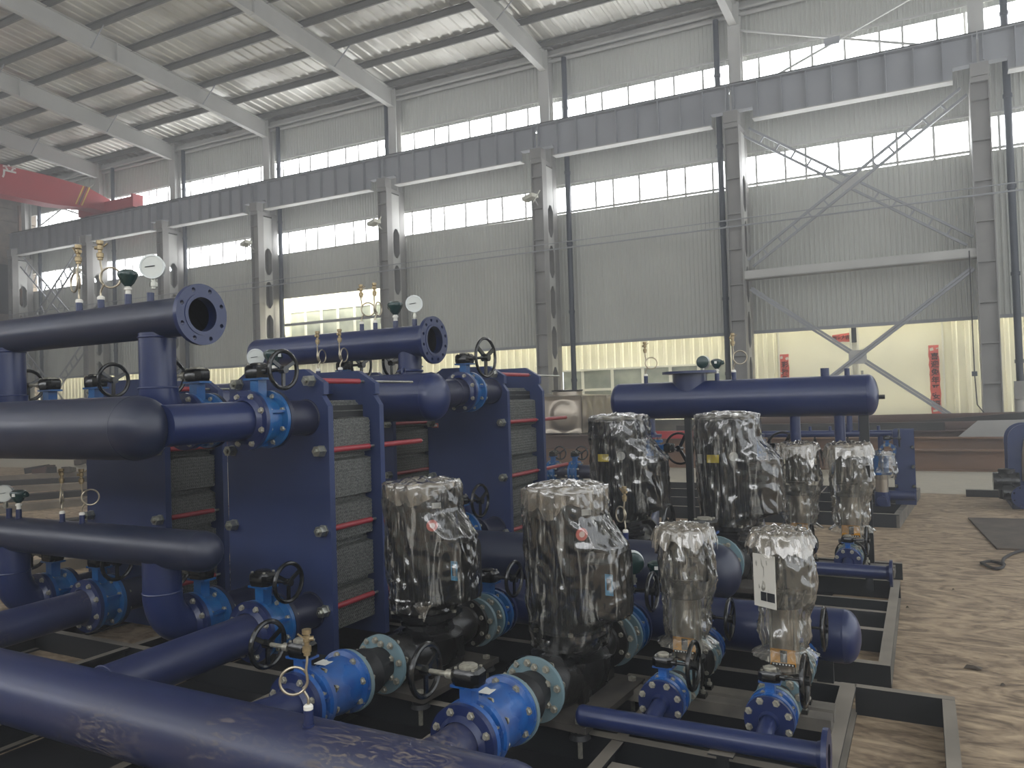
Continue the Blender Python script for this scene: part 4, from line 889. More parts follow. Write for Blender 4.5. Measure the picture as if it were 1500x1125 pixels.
R2 = [tuple(list(q)) for q in R2]
s2 = skid('skid_frame', (-3, 6, 0), 'middle black steel skid under the round-ended tank on legs', R2); s2.part(MB().box(-5.5, -.7, 4.75, 7.4, .004, .012), 'shade_sheet', 'rubber')  # shade below this skid is put in as a black sheet too
R3 = [(-4.6, 10.2, -.3, 10.2, 0, .16, .06), (-4.6, 11.2, -.25, 11.2, .02, .15, .05), (-4.6, 13.1, -.13, 13.1, 0, .15, .06), (-4.6, 12.2, -.2, 12.2, .02, .15, .05)]
T3 = skid('skid_frame', (-2, 11, 0), 'farthest black skid under the small blue pump set beyond the tank legs', R3)
T3.part(MB().beam((-.33, 10.2, .075), (-.12, 13.15, .075), .07, .15), 'rail', 'rail_dusty')
T3.part(MB().box(-1.4, -1.38, 10.21, 13.1, .0, .14), 'rail', 'rail_black')
# two flat rails under the slim pumps
fr = Obj('pump_rail', (-.87, 3.8, .14), 'pair of grey flat rails under the two near slim pumps', 'rail')
fr.part(MB().box(-1.42, -.41, 3.66, 3.75, .14, .196), 'flat_rail', 'rail_dusty'); fr.part(MB().box(-1.42, -.41, 3.785, 3.875, .14, .196), 'flat_rail', 'rail_dusty')
fr = Obj('pump_rail', (-.8, 6.85, .14), 'pair of grey flat rails under the two far slim pumps', 'rail')
fr.part(MB().box(-1.3, -.25, 6.86, 6.95, .14, .2), 'flat_rail', 'rail_dusty'); fr.part(MB().box(-1.3, -.25, 7.0, 7.09, .14, .2), 'flat_rail', 'rail_dusty')

# ================================================================== near skid: header pipes
NR, NL = -3.37, -3.88                      # nozzle positions of exchanger A
BRr, BRl = -4.86, -5.37                    # exchanger B
VF = 3.14                                  # face of the pipe flanges before the exchangers
# lowest, nearest header (suction)
T = pipe_thing('header_pipe', (-3, 2.1, .37), 'nearest big blue pipe along the bottom left, scuffed and muddy')
barrel(T, (-7.5, 2.1, .37), (-1.19, 2.1, .37), .155, 'navy_scuffed', cap1=.85)
for x in (NR, BRr):
    T.part(MB().cyl((x, 2.2, .38), (x, VF, .4), .107, n=32).torus((x, 2.245, .38), (0, 1, 0), .107, .006), 'branch_pipe', 'navy_scuffed'); flange(T, (x, VF, .4), (0, 1, 0), .17, .107)
PX1, PX2, PZ = -2.46, -1.6, .34
for x in (PX1, PX2):
    T.part(MB().lathe([(.1, 0), (.1, .06), (.084, .2), (.084, .33)], (x, 2.2, .35), (0, 1, 0), 32), 'branch_pipe', 'navy_scuffed'); flange(T, (x, 2.53, .35), (0, 1, 0), .143, .084)
stub(T, (-1.96, 2.07, .525), .055, .017)
for x in (-5.2, -1.95): T.part(MB().box(x, x+.08, 2.06, 2.14, .135, .24), 'saddle_post', 'rail_black')
place(SIPH, (-1.96, 2.07, .58), 'brass siphon with pigtail loop on the nearest big pipe', rz=.73, scale=1.0, group='gauge siphons')
# upper front header
T = pipe_thing('header_pipe', (-4, 2.54, 1.57), 'large blue header with round end cap at the left, below the flanged pipe')
barrel(T, (-8, 2.54, 1.57), (-3.51, 2.54, 1.57), .163, 'navy_dusty', cap1=1.0)
for x in (NR, BRr):
    T.part(MB().cyl((x-.03, 2.6, 1.575), (x, VF, 1.585), .108, n=32), 'branch_pipe', 'navy'); flange(T, (x, VF, 1.585), (0, 1, 0), .17, .108)
# lower rear header
T = pipe_thing('header_pipe', (-4, 2.95, .87), 'blue header with rounded end at mid height on the left, two siphons on top')
barrel(T, (-8, 2.95, .87), (-3.55, 2.95, .87), .112, 'navy_dusty', cap1=1.0)
for x in (NL, BRl):
    z0 = .4; T.part(MB().cyl((x, 2.95, .8), (x, 2.95, z0+.22), .105, n=32, caps=False), 'riser', 'navy')
    T.part(MB().tube(elbow_pts((x, 2.95, z0+.22), (x, 2.95, z0), (x, 3.11, z0), 12), .107, 28).torus((x, 2.95, z0+.22), (0, 0, 1), .105, .006), 'elbow', 'navy'); flange(T, (x, VF, z0), (0, 1, 0), .17, .107)
for x, lab in ((-4.78, 'left of the two siphons below the big capped header, loop edge-on'), (-4.58, 'right of the two siphons below the big capped header, loop turned open')):
    stub(T, (x, 2.93, .98), .05, .016)
    place(SIPH, (x, 2.93, 1.03), lab, rz=(-.45 if x < -4.7 else 4.1), scale=1.0, group='gauge siphons')
stub(T, (-5.25, 2.93, .98), .06, .018); stub(T, (-5.36, 2.93, .98), .06, .018)
place(TRANS, (-5.25, 2.93, 1.04), 'dark green transmitter at the left edge on the mid-height header', rz=.4, group='temperature transmitters')
place(GAUGE, (-5.4, 2.93, 1.04), 'round gauge cut by the left edge on the mid-height header', rz=.6, group='pressure gauges')
# topmost header with open flange
T = pipe_thing('header_pipe', (-4.5, 2.95, 2.18), 'highest blue pipe at upper left ending in a big open bolt-hole flange')
barrel(T, (-8, 2.95, 2.18), (-3.56, 2.95, 2.18), .11, 'navy_dusty'); flange(T, (-3.5, 2.95, 2.18), (1, 0, 0), .17, .095, .028, holes=8)
T.part(MB().lathe([(0, 0), (.094, 0)], (-3.56, 2.95, 2.18), (1, 0, 0), 32), 'bore', 'print_dark')  # flat black disc paints in the shade inside the open pipe
for x in (NL, BRl):
    z0 = 1.585; T.part(MB().cyl((x, 2.95, 2.1), (x, 2.95, z0+.2), .1, n=32, caps=False).torus((x, 2.95, 2.075), (0, 0, 1), .1, .006), 'riser', 'navy')
    T.part(MB().tube(elbow_pts((x, 2.95, z0+.2), (x, 2.95, z0), (x, 3.11, z0), 12), .107, 28).torus((x, 2.95, z0+.2), (0, 0, 1), .104, .006), 'elbow', 'navy'); flange(T, (x, VF, z0), (0, 1, 0), .17, .107)
for i, (px, ) in enumerate(((-4.6,), (-4.385,))):
    stub(T, (px, 2.95, 2.28), .06, .02)
    place(SIPH, (px, 2.95, 2.34), ('left of the two siphons on the flanged top pipe, loop seen narrow', 'right of the two siphons on the flanged top pipe, loop seen wide')[i], rz=(-.2, 3.7)[i], scale=1.28, group='gauge siphons')
stub(T, (-4.13, 2.95, 2.28), .07, .02); stub(T, (-3.93, 2.95, 2.28), .06, .02)
place(TRANS, (-4.13, 2.95, 2.35), 'dark transmitter on the flanged top pipe between siphons and dial', rz=2.6, scale=1.15, group='temperature transmitters')
place(GAUGE, (-3.9, 2.95, 2.36), 'large dial gauge just left of the big open flange', rz=.65, scale=1.25, group='pressure gauges')

# exchangers of the near skid
def hx_pair(v, z0, zt, dep, rodv, pr, pl, zl, zu, vf, a, b, la, lb):
    for (u0, u1, nr, nl, lab) in ((a[0], a[1], pr[0], pl[0], la), (b[0], b[1], pr[1], pl[1], lb)):
        heat_exchanger(u0, u1, v, z0, zt, dep, lab, rodv, [(x, z, vf, .17, .107) for x in (nr, nl) for z in (zl, zu)])
hx_pair(3.6, .14, 1.885, .5, 4.66, (NR, BRr), (NL, BRl), .4, 1.585, VF+.163, (-4.06, -3.19), (-5.56, -4.68),
        'tall blue plate heat exchanger left of the wrapped pumps, red rods on its right side', 'tall blue plate heat exchanger farthest left, behind the capped headers')
vy = VF+.081
for x, z, s, lab in ((NR, 1.585, 1, 'blue valve at the top right of the nearest heat exchanger, wheel facing right'), (NL, 1.585, -1, 'blue valve half hidden behind the riser of the flanged top pipe'),
                     (BRr, 1.585, 1, 'valve behind the big capped header, wheel showing left of the riser'), (BRl, 1.585, -1, 'valve behind the big header at the far left, wheel showing above it'),
                     (NR, .4, 1, 'blue valve low on the nearest heat exchanger, where the muddy branch pipe arrives'), (NL, .4, -1, 'blue valve low between riser elbow and nearest heat exchanger'),
                     (BRr, .4, 1, 'big blue valve at lower left where the left branch pipe ends'), (BRl, .4, -1, 'blue valve low at far left behind the elbow, wheel seen against the floor')):
    valve((x, vy, z), .168, s, 'blue', lab, wide=.16, wheelR=.105)

# pump suction trains and pumps
for i, (x, w) in enumerate(((PX1, 'left'), (PX2, 'right'))):
    valve((x, 2.53+.0385, .35), .143, -1, 'bright_blue', 'bright blue suction valve before the near %s large pump, wheel on its left' % w, wide=.075, wheelR=.1)
    check_valve((x, 2.732, .35), .146, .25, 'bright blue drum valve before the near %s large pump' % w)['group'] = 'blue drum shaped check valves'
    expansion_joint((x+.005, 2.993, .345), .146, .27, 'grey flanged rubber joint on the suction side of the near %s large pump' % w)
pa = inline_pump('inline_pump', (PX1+.0, 3.53, .14), 'near left large wrapped pump beside the heat exchanger, bag knotted low', 1.0, 1, -.07, wrapz=.395)
pb = inline_pump('inline_pump', (PX2+.0, 3.53, .14), 'near right large wrapped pump in the centre front, round pink sticker', 1.0, 2, -.07, wrapz=.3)
for i, (x, w) in enumerate(((PX1+.06, 'left'), (PX2+.06, 'right'))):
    expansion_joint((x, 4.0, .34), .143, .12, 'grey flanged rubber joint on the delivery side of the near %s large pump' % w)
    valve((x, 4.12, .34), .143, 1, 'blue', 'dark blue delivery valve behind the near %s large pump' % w, wide=.1, wheelR=.1)
# delivery tank of the near skid
T = pipe_thing('header_tank', (-1.7, 4.33, .37), 'long low blue tank with domed end behind the near slim pumps', 'tank')
barrel(T, (-3.6, 4.36, .37), (-.41, 4.36, .37), .137, 'navy', cap1=.55, cap0=.55)
for x in (-3.0, -.5): T.part(MB().box(x-.04, x+.04, 4.29, 4.33, .14, .28), 'leg', 'rail_black')
for x in (PX1+.06, PX2+.06): flange(T, (x, 4.2, .34), (0, -1, 0), .143, .084, name='branch_flange')
stub(T, (-1.40, 4.33, .5), .07, .018); stub(T, (-1.54, 4.33, .5), .05, .018)
place(TRANS, (-1.40, 4.33, .57), 'dark green transmitter on the low tank right of the near right pump', rz=.3, scale=1.0, group='temperature transmitters')
place(GAUGE, (-1.54, 4.33, .55), 'round green backed gauge just right of the near right pump box', rz=PI+.5, scale=1.25, group='pressure gauges')

# slim pumps
VP = [(-1.07, 'left'), (-.61, 'right')]
for i, (x, w) in enumerate(VP):
    vertical_pump('vertical_pump', (x, 3.77, .196), ('near slim pump on the left, crumpled bag flopping over its top', 'near slim pump on the right with a white bar code sheet on its bag')[i], 1.0, 11+i*7)
    expansion_joint((x, 3.51, .296), .1, .17, 'small flanged rubber joint before the near %s slim pump' % w)
    valve((x, 3.37, .296), .102, 1, 'bright_blue', 'small blue suction valve before the near %s slim pump, round black wheel on its right' % w, wide=.085, wheelR=.1)
    expansion_joint((x, 4.0, .296), .1, .1, 'small flanged rubber joint behind the near %s slim pump' % w)
    valve((x, 4.1, .31), .1, 1, 'bright_blue', 'small blue delivery valve behind the near %s slim pump' % w, wide=.06, wheelR=.1)
sh = empty('paper_sheet', (-.66, 3.65, .8), 'white paper sheet with two dark code blocks on the near right slim pump', 'label sheet', None, -.5)
MB().box(-.07, .05, -.004, 0, -.13, .11).build('sheet', 'paper', sh); MB().box(-.03, .0, -.007, -.004, -.1, -.06).build('code_block', 'print_dark', sh); MB().box(.005, .045, -.007, -.004, -.1, -.06).build('code_block', 'print_dark', sh)
T = pipe_thing('suction_pipe', (-.85, 3.13, .27), 'thin blue pipe with end flange in the lower right foreground')
barrel(T, (-1.36, 3.13, .262), (-.385, 3.13, .272), .0445, 'navy', cap0=.6); flange(T, (-.362, 3.13, .272), (1, 0, 0), .1, .0445, .02)
for x, w in VP: T.part(MB().cyl((x, 3.13, .27), (x, 3.31, .296), .034, n=20), 'branch_pipe', 'navy'); flange(T, (x, 3.32, .296), (0, 1, 0), .1, .034, .018)
T.part(MB().box(-.78, -.74, 3.1, 3.14, 0.0, .22), 'support_post', 'rail_black')
T.part(MB().box(-.81, -.71, 3.08, 3.16, .215, .222), 'support_plate', 'rail_black')

# ================================================================== middle skid
Z2 = .06
hx_pair(6.05, .2, 1.97, .72, 7.45, (-3.44, -4.75), (-3.97, -5.27), .5, 1.74, 5.653, (-4.14, -3.275), (-5.42, -4.545),
        'blue plate heat exchanger in the centre, red rods pointing right at the silver tank', 'blue plate heat exchanger between the near one and the centre one, mostly hidden')
HXC = [o for o in bpy.data.objects if o.get('label', '').startswith('blue plate heat exchanger in the centre')][0]; hb = HXC.location
l_ = MB().box(-4.09-hb.x, -4.02-hb.x, 6.043-hb.y, 6.05-hb.y, 1.42-hb.z, 1.46-hb.z).build('name_label', 'sticker_red', HXC)
MB().box(-4.08-hb.x, -4.05-hb.x, 6.04-hb.y, 6.043-hb.y, 1.43-hb.z, 1.45-hb.z).box(-4.045-hb.x, -4.03-hb.x, 6.04-hb.y, 6.043-hb.y, 1.43-hb.z, 1.45-hb.z).build('print', 'label_white', l_)
T = pipe_thing('header_pipe', (-4.3, 4.97, 1.7), 'big blue header with domed end between the two right-hand heat exchangers')
barrel(T, (-6.4, 4.97, 1.70), (-3.36, 4.97, 1.70), .188, 'navy', cap1=.62)
T.part(MB().cyl((-3.42, 5.05, 1.71), (-3.42, 5.5, 1.735), .115, n=30).torus((-3.42, 5.36, 1.73), (0, 1, 0), .115, .006), 'branch_pipe', 'navy_dark'); flange(T, (-3.42, 5.5, 1.735), (0, 1, 0), .17, .115)
T.part(MB().torus((-3.62, 4.97, 1.9), (1, .3, 0), .035, .009), 'lifting_eye', 'navy')
for i, x in enumerate((-4.5, -4.26)):
    stub(T, (x, 4.97, 1.88), .07, .02)
    place(SIPH, (x, 4.97, 1.95), ('left of the two siphons seen in front of the middle flanged pipe', 'right of the two siphons seen in front of the middle flanged pipe')[i], rz=.73+PI+.95, scale=1.2, group='gauge siphons')
stub(T, (-5.05, 4.97, 1.88), .08, .02); stub(T, (-5.28, 4.97, 1.88), .08, .02)
place(GAUGE, (-5.22, 4.97, 1.97), 'round dial gauge at the left end of the middle flanged pipe', rz=.7, scale=1.35, group='pressure gauges')
place(TRANS, (-5.02, 4.97, 1.96), 'dark transmitter behind the wheel of the upper right near valve', rz=1.6, scale=1.6, group='temperature transmitters')
valve((-3.42, 5.576, 1.735), .17, 1, 'blue', 'blue valve with tall wheel at the top of the centre heat exchanger', wide=.15, wheelR=.16)
valve((-4.75, 5.6, 1.74), .17, 1, 'blue', 'valve whose wheel shows above the near heat exchanger, below the middle flanged pipe', wide=.15, wheelR=.14)
valve((-3.97, 5.6, 1.74), .17, -1, 'blue', 'valve behind the domed header of the middle skid', wide=.15, wheelR=.12)
T = pipe_thing('header_pipe', (-4.6, 5.4, 2.18), 'middle blue pipe with open flange standing above the heat exchangers')
barrel(T, (-5.62, 5.4, 2.18), (-3.66, 5.4, 2.18), .134, 'navy', cap0=.6); flange(T, (-3.6, 5.4, 2.18), (1, 0, 0), .2, .115, .032, holes=12)
T.part(MB().lathe([(0, 0), (.114, 0)], (-3.66, 5.4, 2.18), (1, 0, 0), 32), 'bore', 'print_dark')  # dark inside of the pipe painted as a black disc
T.part(MB().cyl((-3.86, 5.4, 2.1), (-3.86, 5.4, 1.72), .1, n=32).torus((-3.86, 5.4, 1.93), (0, 0, 1), .102, .012), 'riser', 'navy')
for i, x in enumerate((-4.37, -4.22)):
    stub(T, (x, 5.4, 2.3), .07, .02)
    place(SIPH, (x, 5.4, 2.37), ('left siphon standing on the middle flanged pipe, loop open', 'right siphon standing on the middle flanged pipe, loop narrow')[i], rz=(3.8, 4.85)[i], scale=1.25, group='gauge siphons')
stub(T, (-4.0, 5.4, 2.3), .07, .024); stub(T, (-3.8, 5.4, 2.3), .07, .022)
place(TRANS, (-4.0, 5.4, 2.37), 'dark transmitter on the middle flanged pipe, right of the siphons', rz=PI*.9, scale=1.35, group='temperature transmitters')
place(GAUGE, (-3.8, 5.4, 2.37), 'round dial gauge on the middle flanged pipe by its open flange', rz=.6, scale=1.3, group='pressure gauges')
# suction header of the middle skid
T = pipe_thing('header_pipe', (-2, 4.63, .56), 'thick blue pipe running behind the two near large pumps, rounded right end')
barrel(T, (-6, 4.72, .57), (-1.14, 4.72, .57), .165, 'navy_dusty', cap1=.8)
for x in (-3.44,): T.part(MB().cyl((x, 4.75, .56), (x, 5.35, .56), .107, n=30), 'branch_pipe', 'navy'); flange(T, (x, 5.35, .56), (0, 1, 0), .17, .107)
stub(T, (-1.72, 4.72, .72), .06, .018); place(SIPH, (-1.72, 4.72, .78), 'siphon rising between the near right pump and the far left pump', rz=-.6, scale=1.05, group='gauge siphons')
for x in (-5, -1.4): T.part(MB().box(x-.04, x+.04, 4.68, 4.76, .14, .42), 'saddle_post', 'rail_black')
T.part(MB().torus((-2.15, 4.57, .6), (0, 1, 0), .035, .009), 'lifting_eye', 'bolt_dull')
PX3, PX4 = -2.22, -1.34
for x, w in ((PX3, 'left'), (PX4, 'right')):
    T.part(MB().cyl((x, 4.75, .5), (x, 5.15, .45), .1, n=28), 'branch_pipe', 'navy'); flange(T, (x, 5.16, .45), (0, 1, 0), .19, .1)
    valve((x, 5.24, .45), .19, -1, 'bright_blue', 'bright blue suction valve before the far %s large pump' % w, wide=.1, wheelR=.13)
    expansion_joint((x, 5.44, .45), .19, .22, 'grey flanged rubber joint before the far %s large pump' % w)
valve((-3.44, 5.45, .56), .17, 1, 'blue', 'blue valve low on the centre heat exchanger, above the thick rear pipe', wide=.15, wheelR=.13)
pc = inline_pump('inline_pump', (PX3, 6.03, .2), 'far left large wrapped pump in front of the silver tank, yellow plate', 1.2, 3, 0, style=1, wrapz=.37)
pd = inline_pump('inline_pump', (PX4, 6.03, .2), 'far right large wrapped pump under the tank on legs, yellow plate', 1.2, 4, 0, style=2, wrapz=.38)
# tank on legs
T = pipe_thing('header_tank', (-1.5, 7.3, .14), 'big blue round-ended tank on black legs with an upturned flange', 'tank')
zt = 1.605; barrel(T, (-2.66, 7.3, zt), (-.42, 7.3, zt), .178, 'navy', cap0=.45, cap1=.45)
for x, w in ((-1.99, .06), (-.455, .075)): T.part(MB().box(x-w/2, x+w/2, 7.27, 7.33, .14, zt-.15), 'leg', 'rail_black')
T.part(MB().lathe([(.16, -.05), (.16, .27)], (-1.96, 7.3, zt), (0, 0, 1), 36).lathe([(.15, .25), (.26, .25), (.26, .273), (.15, .273), (.15, .1)], (-1.96, 7.3, zt), (0, 0, 1), 44), 'top_nozzle', 'navy')
for x, r in ((-1.02, .045), (-.65, .045)): T.part(MB().cyl((x, 7.3, zt-.15), (x, 7.3, .45), r, n=24), 'drop_pipe', 'navy')
T.part(MB().cyl((-2.39, 7.3, zt-.1), (-2.39, 7.3, 1.25), .07, n=28).torus((-2.39, 7.3, zt-.165), (0, 0, 1), .072, .006), 'drop_pipe', 'navy'); flange(T, (-2.39, 7.3, 1.25), (0, 0, -1), .13, .07)
T.part(MB().cyl((-1.42, 7.3, zt-.1), (-1.42, 7.3, 1.25), .07, n=28), 'drop_pipe', 'navy'); flange(T, (-1.42, 7.3, 1.25), (0, 0, -1), .13, .07)
for x, r, h in ((-2.395, .02, .075), (-1.83, .022, .07), (-1.70, .022, .07), (-1.545, .022, .075), (-.755, .036, .075), (-.575, .022, .065)): stub(T, (x, 7.3, zt+.172), h, r, collar=False)
stub(T, (-.34, 7.3, zt-.02), .03, .018, axis=(1, 0, 0))
T.part(MB().cyl((-.34, 7.3, zt-.02), (-.285, 7.3, zt-.02), .02, n=10), 'plug', 'rail_black')
place(SIPH, (-2.395, 7.3, 1.85), 'siphon on the left end of the tank on legs', rz=PI+.3, scale=1.2, group='gauge siphons')
place(GAUGE, (-1.83, 7.3, 1.845), 'dark round gauge seen from behind right of the upturned flange', rz=PI, scale=1.15, group='pressure gauges')
place(TRANS, (-1.70, 7.3, 1.845), 'transmitter beside the dark gauge on the tank on legs', rz=0, scale=1.1, group='temperature transmitters')
place(SIPH, (-1.545, 7.3, 1.85), 'siphon near the middle of the tank on legs, loop open', rz=PI+.2, scale=1.3, group='gauge siphons')
for x, lab in ((-2.39, 'blue valve under the left end of the tank on legs, big black wheel facing out'), (-1.42, 'valve under the middle of the tank on legs, its big wheel partly showing')):
    o = valve((x, 7.3, 1.15), .14, 1, 'blue', lab, wide=.15, wheelR=.15, rot=(PI/2, 0, PI*.42))
    o.rotation_euler = Matrix(((0, 0, 1), (-1, 0, 0), (0, -1, 0))).to_euler() if False else (PI/2, 0, PI*.42)
    e = pipe_thing('riser_pipe', (x, 7.3, .6), ('blue bent riser behind the far left pump', 'blue bent riser behind the far right pump')[x > -2])
    e.part(MB().tube([(x, 7.3, 1.05), (x, 7.3, .85)]+elbow_pts((x, 7.3, .8), (x, 7.3, .44), (x+.12, 6.9, .44), 10)+[(x+.12, 6.6, .44)], .08, 24), 'bent_pipe', 'navy'); flange(e, (x, 7.3, 1.07), (0, 0, 1), .13, .08)
# far slim pumps
for i, (x, w) in enumerate(((-.96, 'left'), (-.56, 'right'))):
    vertical_pump('vertical_pump', (x, 6.95, .2), ('far slim wrapped pump on the left, below the tank on legs', 'far slim wrapped pump on the right, its bag spreading wide at the top')[i], 1.25, 31+i*5)
    valve((x, 6.56, .32), .1, 1, 'bright_blue', 'small blue suction valve before the far %s slim pump' % w, wide=.07, wheelR=.105)
    expansion_joint((x, 6.68, .325), .1, .12, 'small flanged rubber joint before the far %s slim pump' % w)
T = pipe_thing('suction_pipe', (-.9, 6.4, .3), 'thin blue pipe with end flange on the right end of the middle skid')
barrel(T, (-1.45, 6.38, .28), (-.27, 6.38, .28), .05, 'navy', cap0=.6); flange(T, (-.245, 6.38, .28), (1, 0, 0), .1, .05, .02)
for x in (-.96, -.56): T.part(MB().cyl((x, 6.38, .29), (x, 6.51, .32), .036, n=20), 'branch_pipe', 'navy'); flange(T, (x, 6.52, .32), (0, 1, 0), .1, .036, .018)
T.part(MB().box(-.43, -.38, 6.36, 6.4, .139, .24), 'support_post', 'rail_black')
T = Obj('pump_plinth', (-1.3, 5.2, .14), 'flat dusty rectangular plate on the middle skid right of the near slim pump', 'plate')
T.part(MB().box(-1.12, -.85, 5.42, 5.75, .14, .2), 'plate', 'rail_dusty')
# ================================================================== farther equipment and stock on the floor
# far blue set on the third skid
T = pipe_thing('header_pipe', (-.9, 11, 1.07), 'slim blue header of the far pump set, seen between the tank legs')
barrel(T, (-2.2, 11.0, 1.08), (-.36, 11.0, 1.08), .045, 'navy', cap0=.5)
for x in (-1.35, -1.1, -.92, -.52): stub(T, (x, 11, 1.12), .06, .02, collar=False)
for x in (-1.55, -1.0, -.72, -.5): T.part(MB().cyl((x, 11, 1.06), (x, 11, .8), .035, n=14), 'drop_pipe', 'navy')
T.part(MB().tube([(-.86, 11, 1.1), (-.86, 11, 1.35), (-.72, 11, 1.35), (-.72, 11, 1.1)], .04, 14), 'bent_pipe', 'navy')
T.part(MB().box(-1.9, -1.86, 10.98, 11.02, .15, 1.05), 'post', 'rail_black')
for i, (x, lab) in enumerate(((-.42, 'blue valve with black wheel at the right end of the far pump set'), (-1.42, 'small blue valve on the far pump set behind the slim pumps'), (-1.02, 'middle small blue valve on the far pump set'))):
    valve((x, 10.9, .86-.1*(i > 0)), .1, 1, 'blue', lab, wide=.16, wheelR=.11)
for i, x in enumerate((-.5, -1.0, -1.5)):
    b = empty('vertical_pump', (x, 10.85, .15), ('far small pump with shiny steel barrel right of the tank leg', 'far small wrapped pump seen between the far slim pumps', 'far small wrapped pump left of the far slim pumps')[i], 'pump', 'small far pumps')
    MB().cyl((0, 0, .02), (0, 0, .2), .09, n=20).cyl((0, -.18, .1), (0, .12, .1), .06, n=16).build('base_casting', 'navy', b); MB().cyl((0, 0, .2), (0, 0, .42), .075, n=24).build('steel_barrel', 'stainless', b)
    MB().cyl((0, 0, .42), (0, 0, .66), .09, n=24).lathe([(.12, .42), (.12, .45), (0, .45)], (0, 0, 0), (0, 0, 1), 20).build('motor', 'blue', b)
    P_ = wrap_mb([(.36, 0.04, 0, .12, .12, 2), (.45, .05, 0, .14, .13, 2), (.58, .06, 0, .12, .12, 2), (.72, .04, 0, .11, .11, 2)], 40, 50, 50+i, .02); P_.build('plastic_wrap', 'milky_wrap', b, sharp=180)
T = Obj('heat_exchanger', (-.3, 11.1, .2), 'small blue plate exchanger at the right end of the far pump set', 'heat exchanger')
T.part(MB().box(-.36, -.12, 11.1, 11.14, .16, 1.12), 'frame_plate', 'navy_plate'); T.part(MB().box(-.33, -.15, 11.14, 11.45, .3, 1.0), 'plate_pack', 'plate_pack'); T.part(MB().box(-.36, -.12, 11.45, 11.49, .16, 1.12), 'pressure_plate', 'navy_plate')
for z in (.4, .65, .9):
    for x in (-.34, -.14): T.part(MB().cyl((x, 11.05, z), (x, 11.6, z), .012, n=8).lathe([(.022, -.06), (.022, -.0), (0, 0)], (x, 11.1, z), (0, 1, 0), 6), 'tie_rod', 'zinc')
T.part(MB().cyl((-.5, 10.9, .3), (-.13, 10.9, .3), .06, n=18), 'connecting_pipe', 'navy')
# far left part of that set, glimpsed past the red rods
T = pipe_thing('header_pipe', (-5, 10.4, .5), 'short dark blue elbow pipe seen past the lower red rod')
T.part(MB().tube([(-5.9, 10.6, .35), (-5.5, 10.6, .5), (-5.25, 10.6, .56), (-4.3, 10.6, .56)], .1, 18), 'bent_pipe', 'navy_dark')
T.part(MB().box(-5.6, -3.6, 10.4, 10.8, .14, .2), 'sole_plate', 'rail_dusty')
for i, x in enumerate((-4.98, -4.62)): valve((x, 10.6, .56), .16, 1, 'blue', ('left of two small blue valves seen below the silver tank', 'right of two small blue valves seen below the silver tank')[i], wide=.13, wheelR=.1, rz=PI/2)
# small set cut by the right edge
T = Obj('pump_set', (1.15, 12.6, 0), 'blue and black pump set cut off by the right edge of the picture', 'pump')
o = []
for i in range(13): a = PI-PI/2*i/12; o.append((1.22+.22*math.cos(a), 1.12-.22+.22*math.sin(a)))
o = [(1.0, .1)]+o+[(1.9, 1.12), (1.9, .1)]
for y0, t_, nm in ((12.5, .05, 'frame_plate'), (13.0, .05, 'pressure_plate')):
    n = len(o); m = MB().add([(a, y0+q, b) for q in (0, t_) for a, b in o], [tuple(range(n))[::-1], tuple(range(n, 2*n))]+[(i, (i+1) % n, n+(i+1) % n, n+i) for i in range(n)]); T.part(m, nm, 'navy_plate')
T.part(MB().box(1.1, 1.9, 12.55, 13.0, .2, 1.0), 'plate_pack', 'stainless')
T.part(MB().tube(spline([(1.18, 12.42, .35), (1.2, 12.42, .8), (1.3, 12.42, .98), (1.8, 12.42, 1.02)], 5), .04, 12), 'bent_pipe', 'stainless')
T.part(MB().cyl((.96, 12.35, .12), (.96, 12.35, .52), .1, n=20).cyl((.8, 12.3, .36), (1.1, 12.3, .36), .12, n=20).cyl((.9, 12.2, .22), (1.1, 12.2, .22), .1, n=18), 'pump_body', 'cast_black')
flange(T, (1.13, 12.05, .18), (0, -1, 0), .15, .08, .02, holes=8); T.part(MB().cyl((1.13, 12.05, .18), (1.13, 12.4, .18), .08, n=20), 'pipe_stub', 'navy')
T.part(MB().box(1.0, 1.9, 12.2, 13.1, 0, .06), 'sole_plate', 'navy_dark')

# silver sectional water tank standing on timbers
T = Obj('water_tank', (-9, 19, .78), 'square silver pressed-panel water tank behind the centre heat exchanger', 'tank')
X0, X1, Y0, Y1, Z0, Z1 = -10.7, -7.62, 18.0, 20.6, .78, 1.72
T.part(MB().box(X0+.03, X1-.03, Y0+.03, Y1-.03, Z0, Z1-.01), 'core', 'stainless')
def panel(ox, oy, dx, dy, w, h, z):
    n = 14; vs = []; fs = []; nx, ny = dy, -dx
    for j in range(n+1):
        for i in range(n+1):
            s, t = i/n, j/n; e = max(0, 1-(((s-.5)/.36)**2+((t-.46)/.42)**2)); b = .09*e**.5*(1 if e > 0 else 0); edge = -.02 if .05 < s < .95 and .05 < t < .95 else 0.012
            vs.append((ox+dx*s*w+nx*(b+edge), oy+dy*s*w+ny*(b+edge), z+t*h))
    for j in range(n):
        for i in range(n): fs.append((j*(n+1)+i, j*(n+1)+i+1, (j+1)*(n+1)+i+1, (j+1)*(n+1)+i))
    T.part(MB().add(vs, fs), 'panel', 'stainless', sharp=50)
for i in range(3): panel(X0+i*1.027, Y0, 1, 0, 1.027, Z1-Z0, Z0)
for i in range(3): panel(X1, Y0+i*.867, 0, 1, .867, Z1-Z0, Z0)
T.part(MB().add([(X0, Y0, Z1), (X1, Y0, Z1), (X1, Y1, Z1), (X0, Y1, Z1), ((X0+X1)/2, (Y0+Y1)/2, Z1+.1)], [(0, 1, 4), (1, 2, 4), (2, 3, 4), (3, 0, 4)]), 'lid', 'stainless', smooth=False)
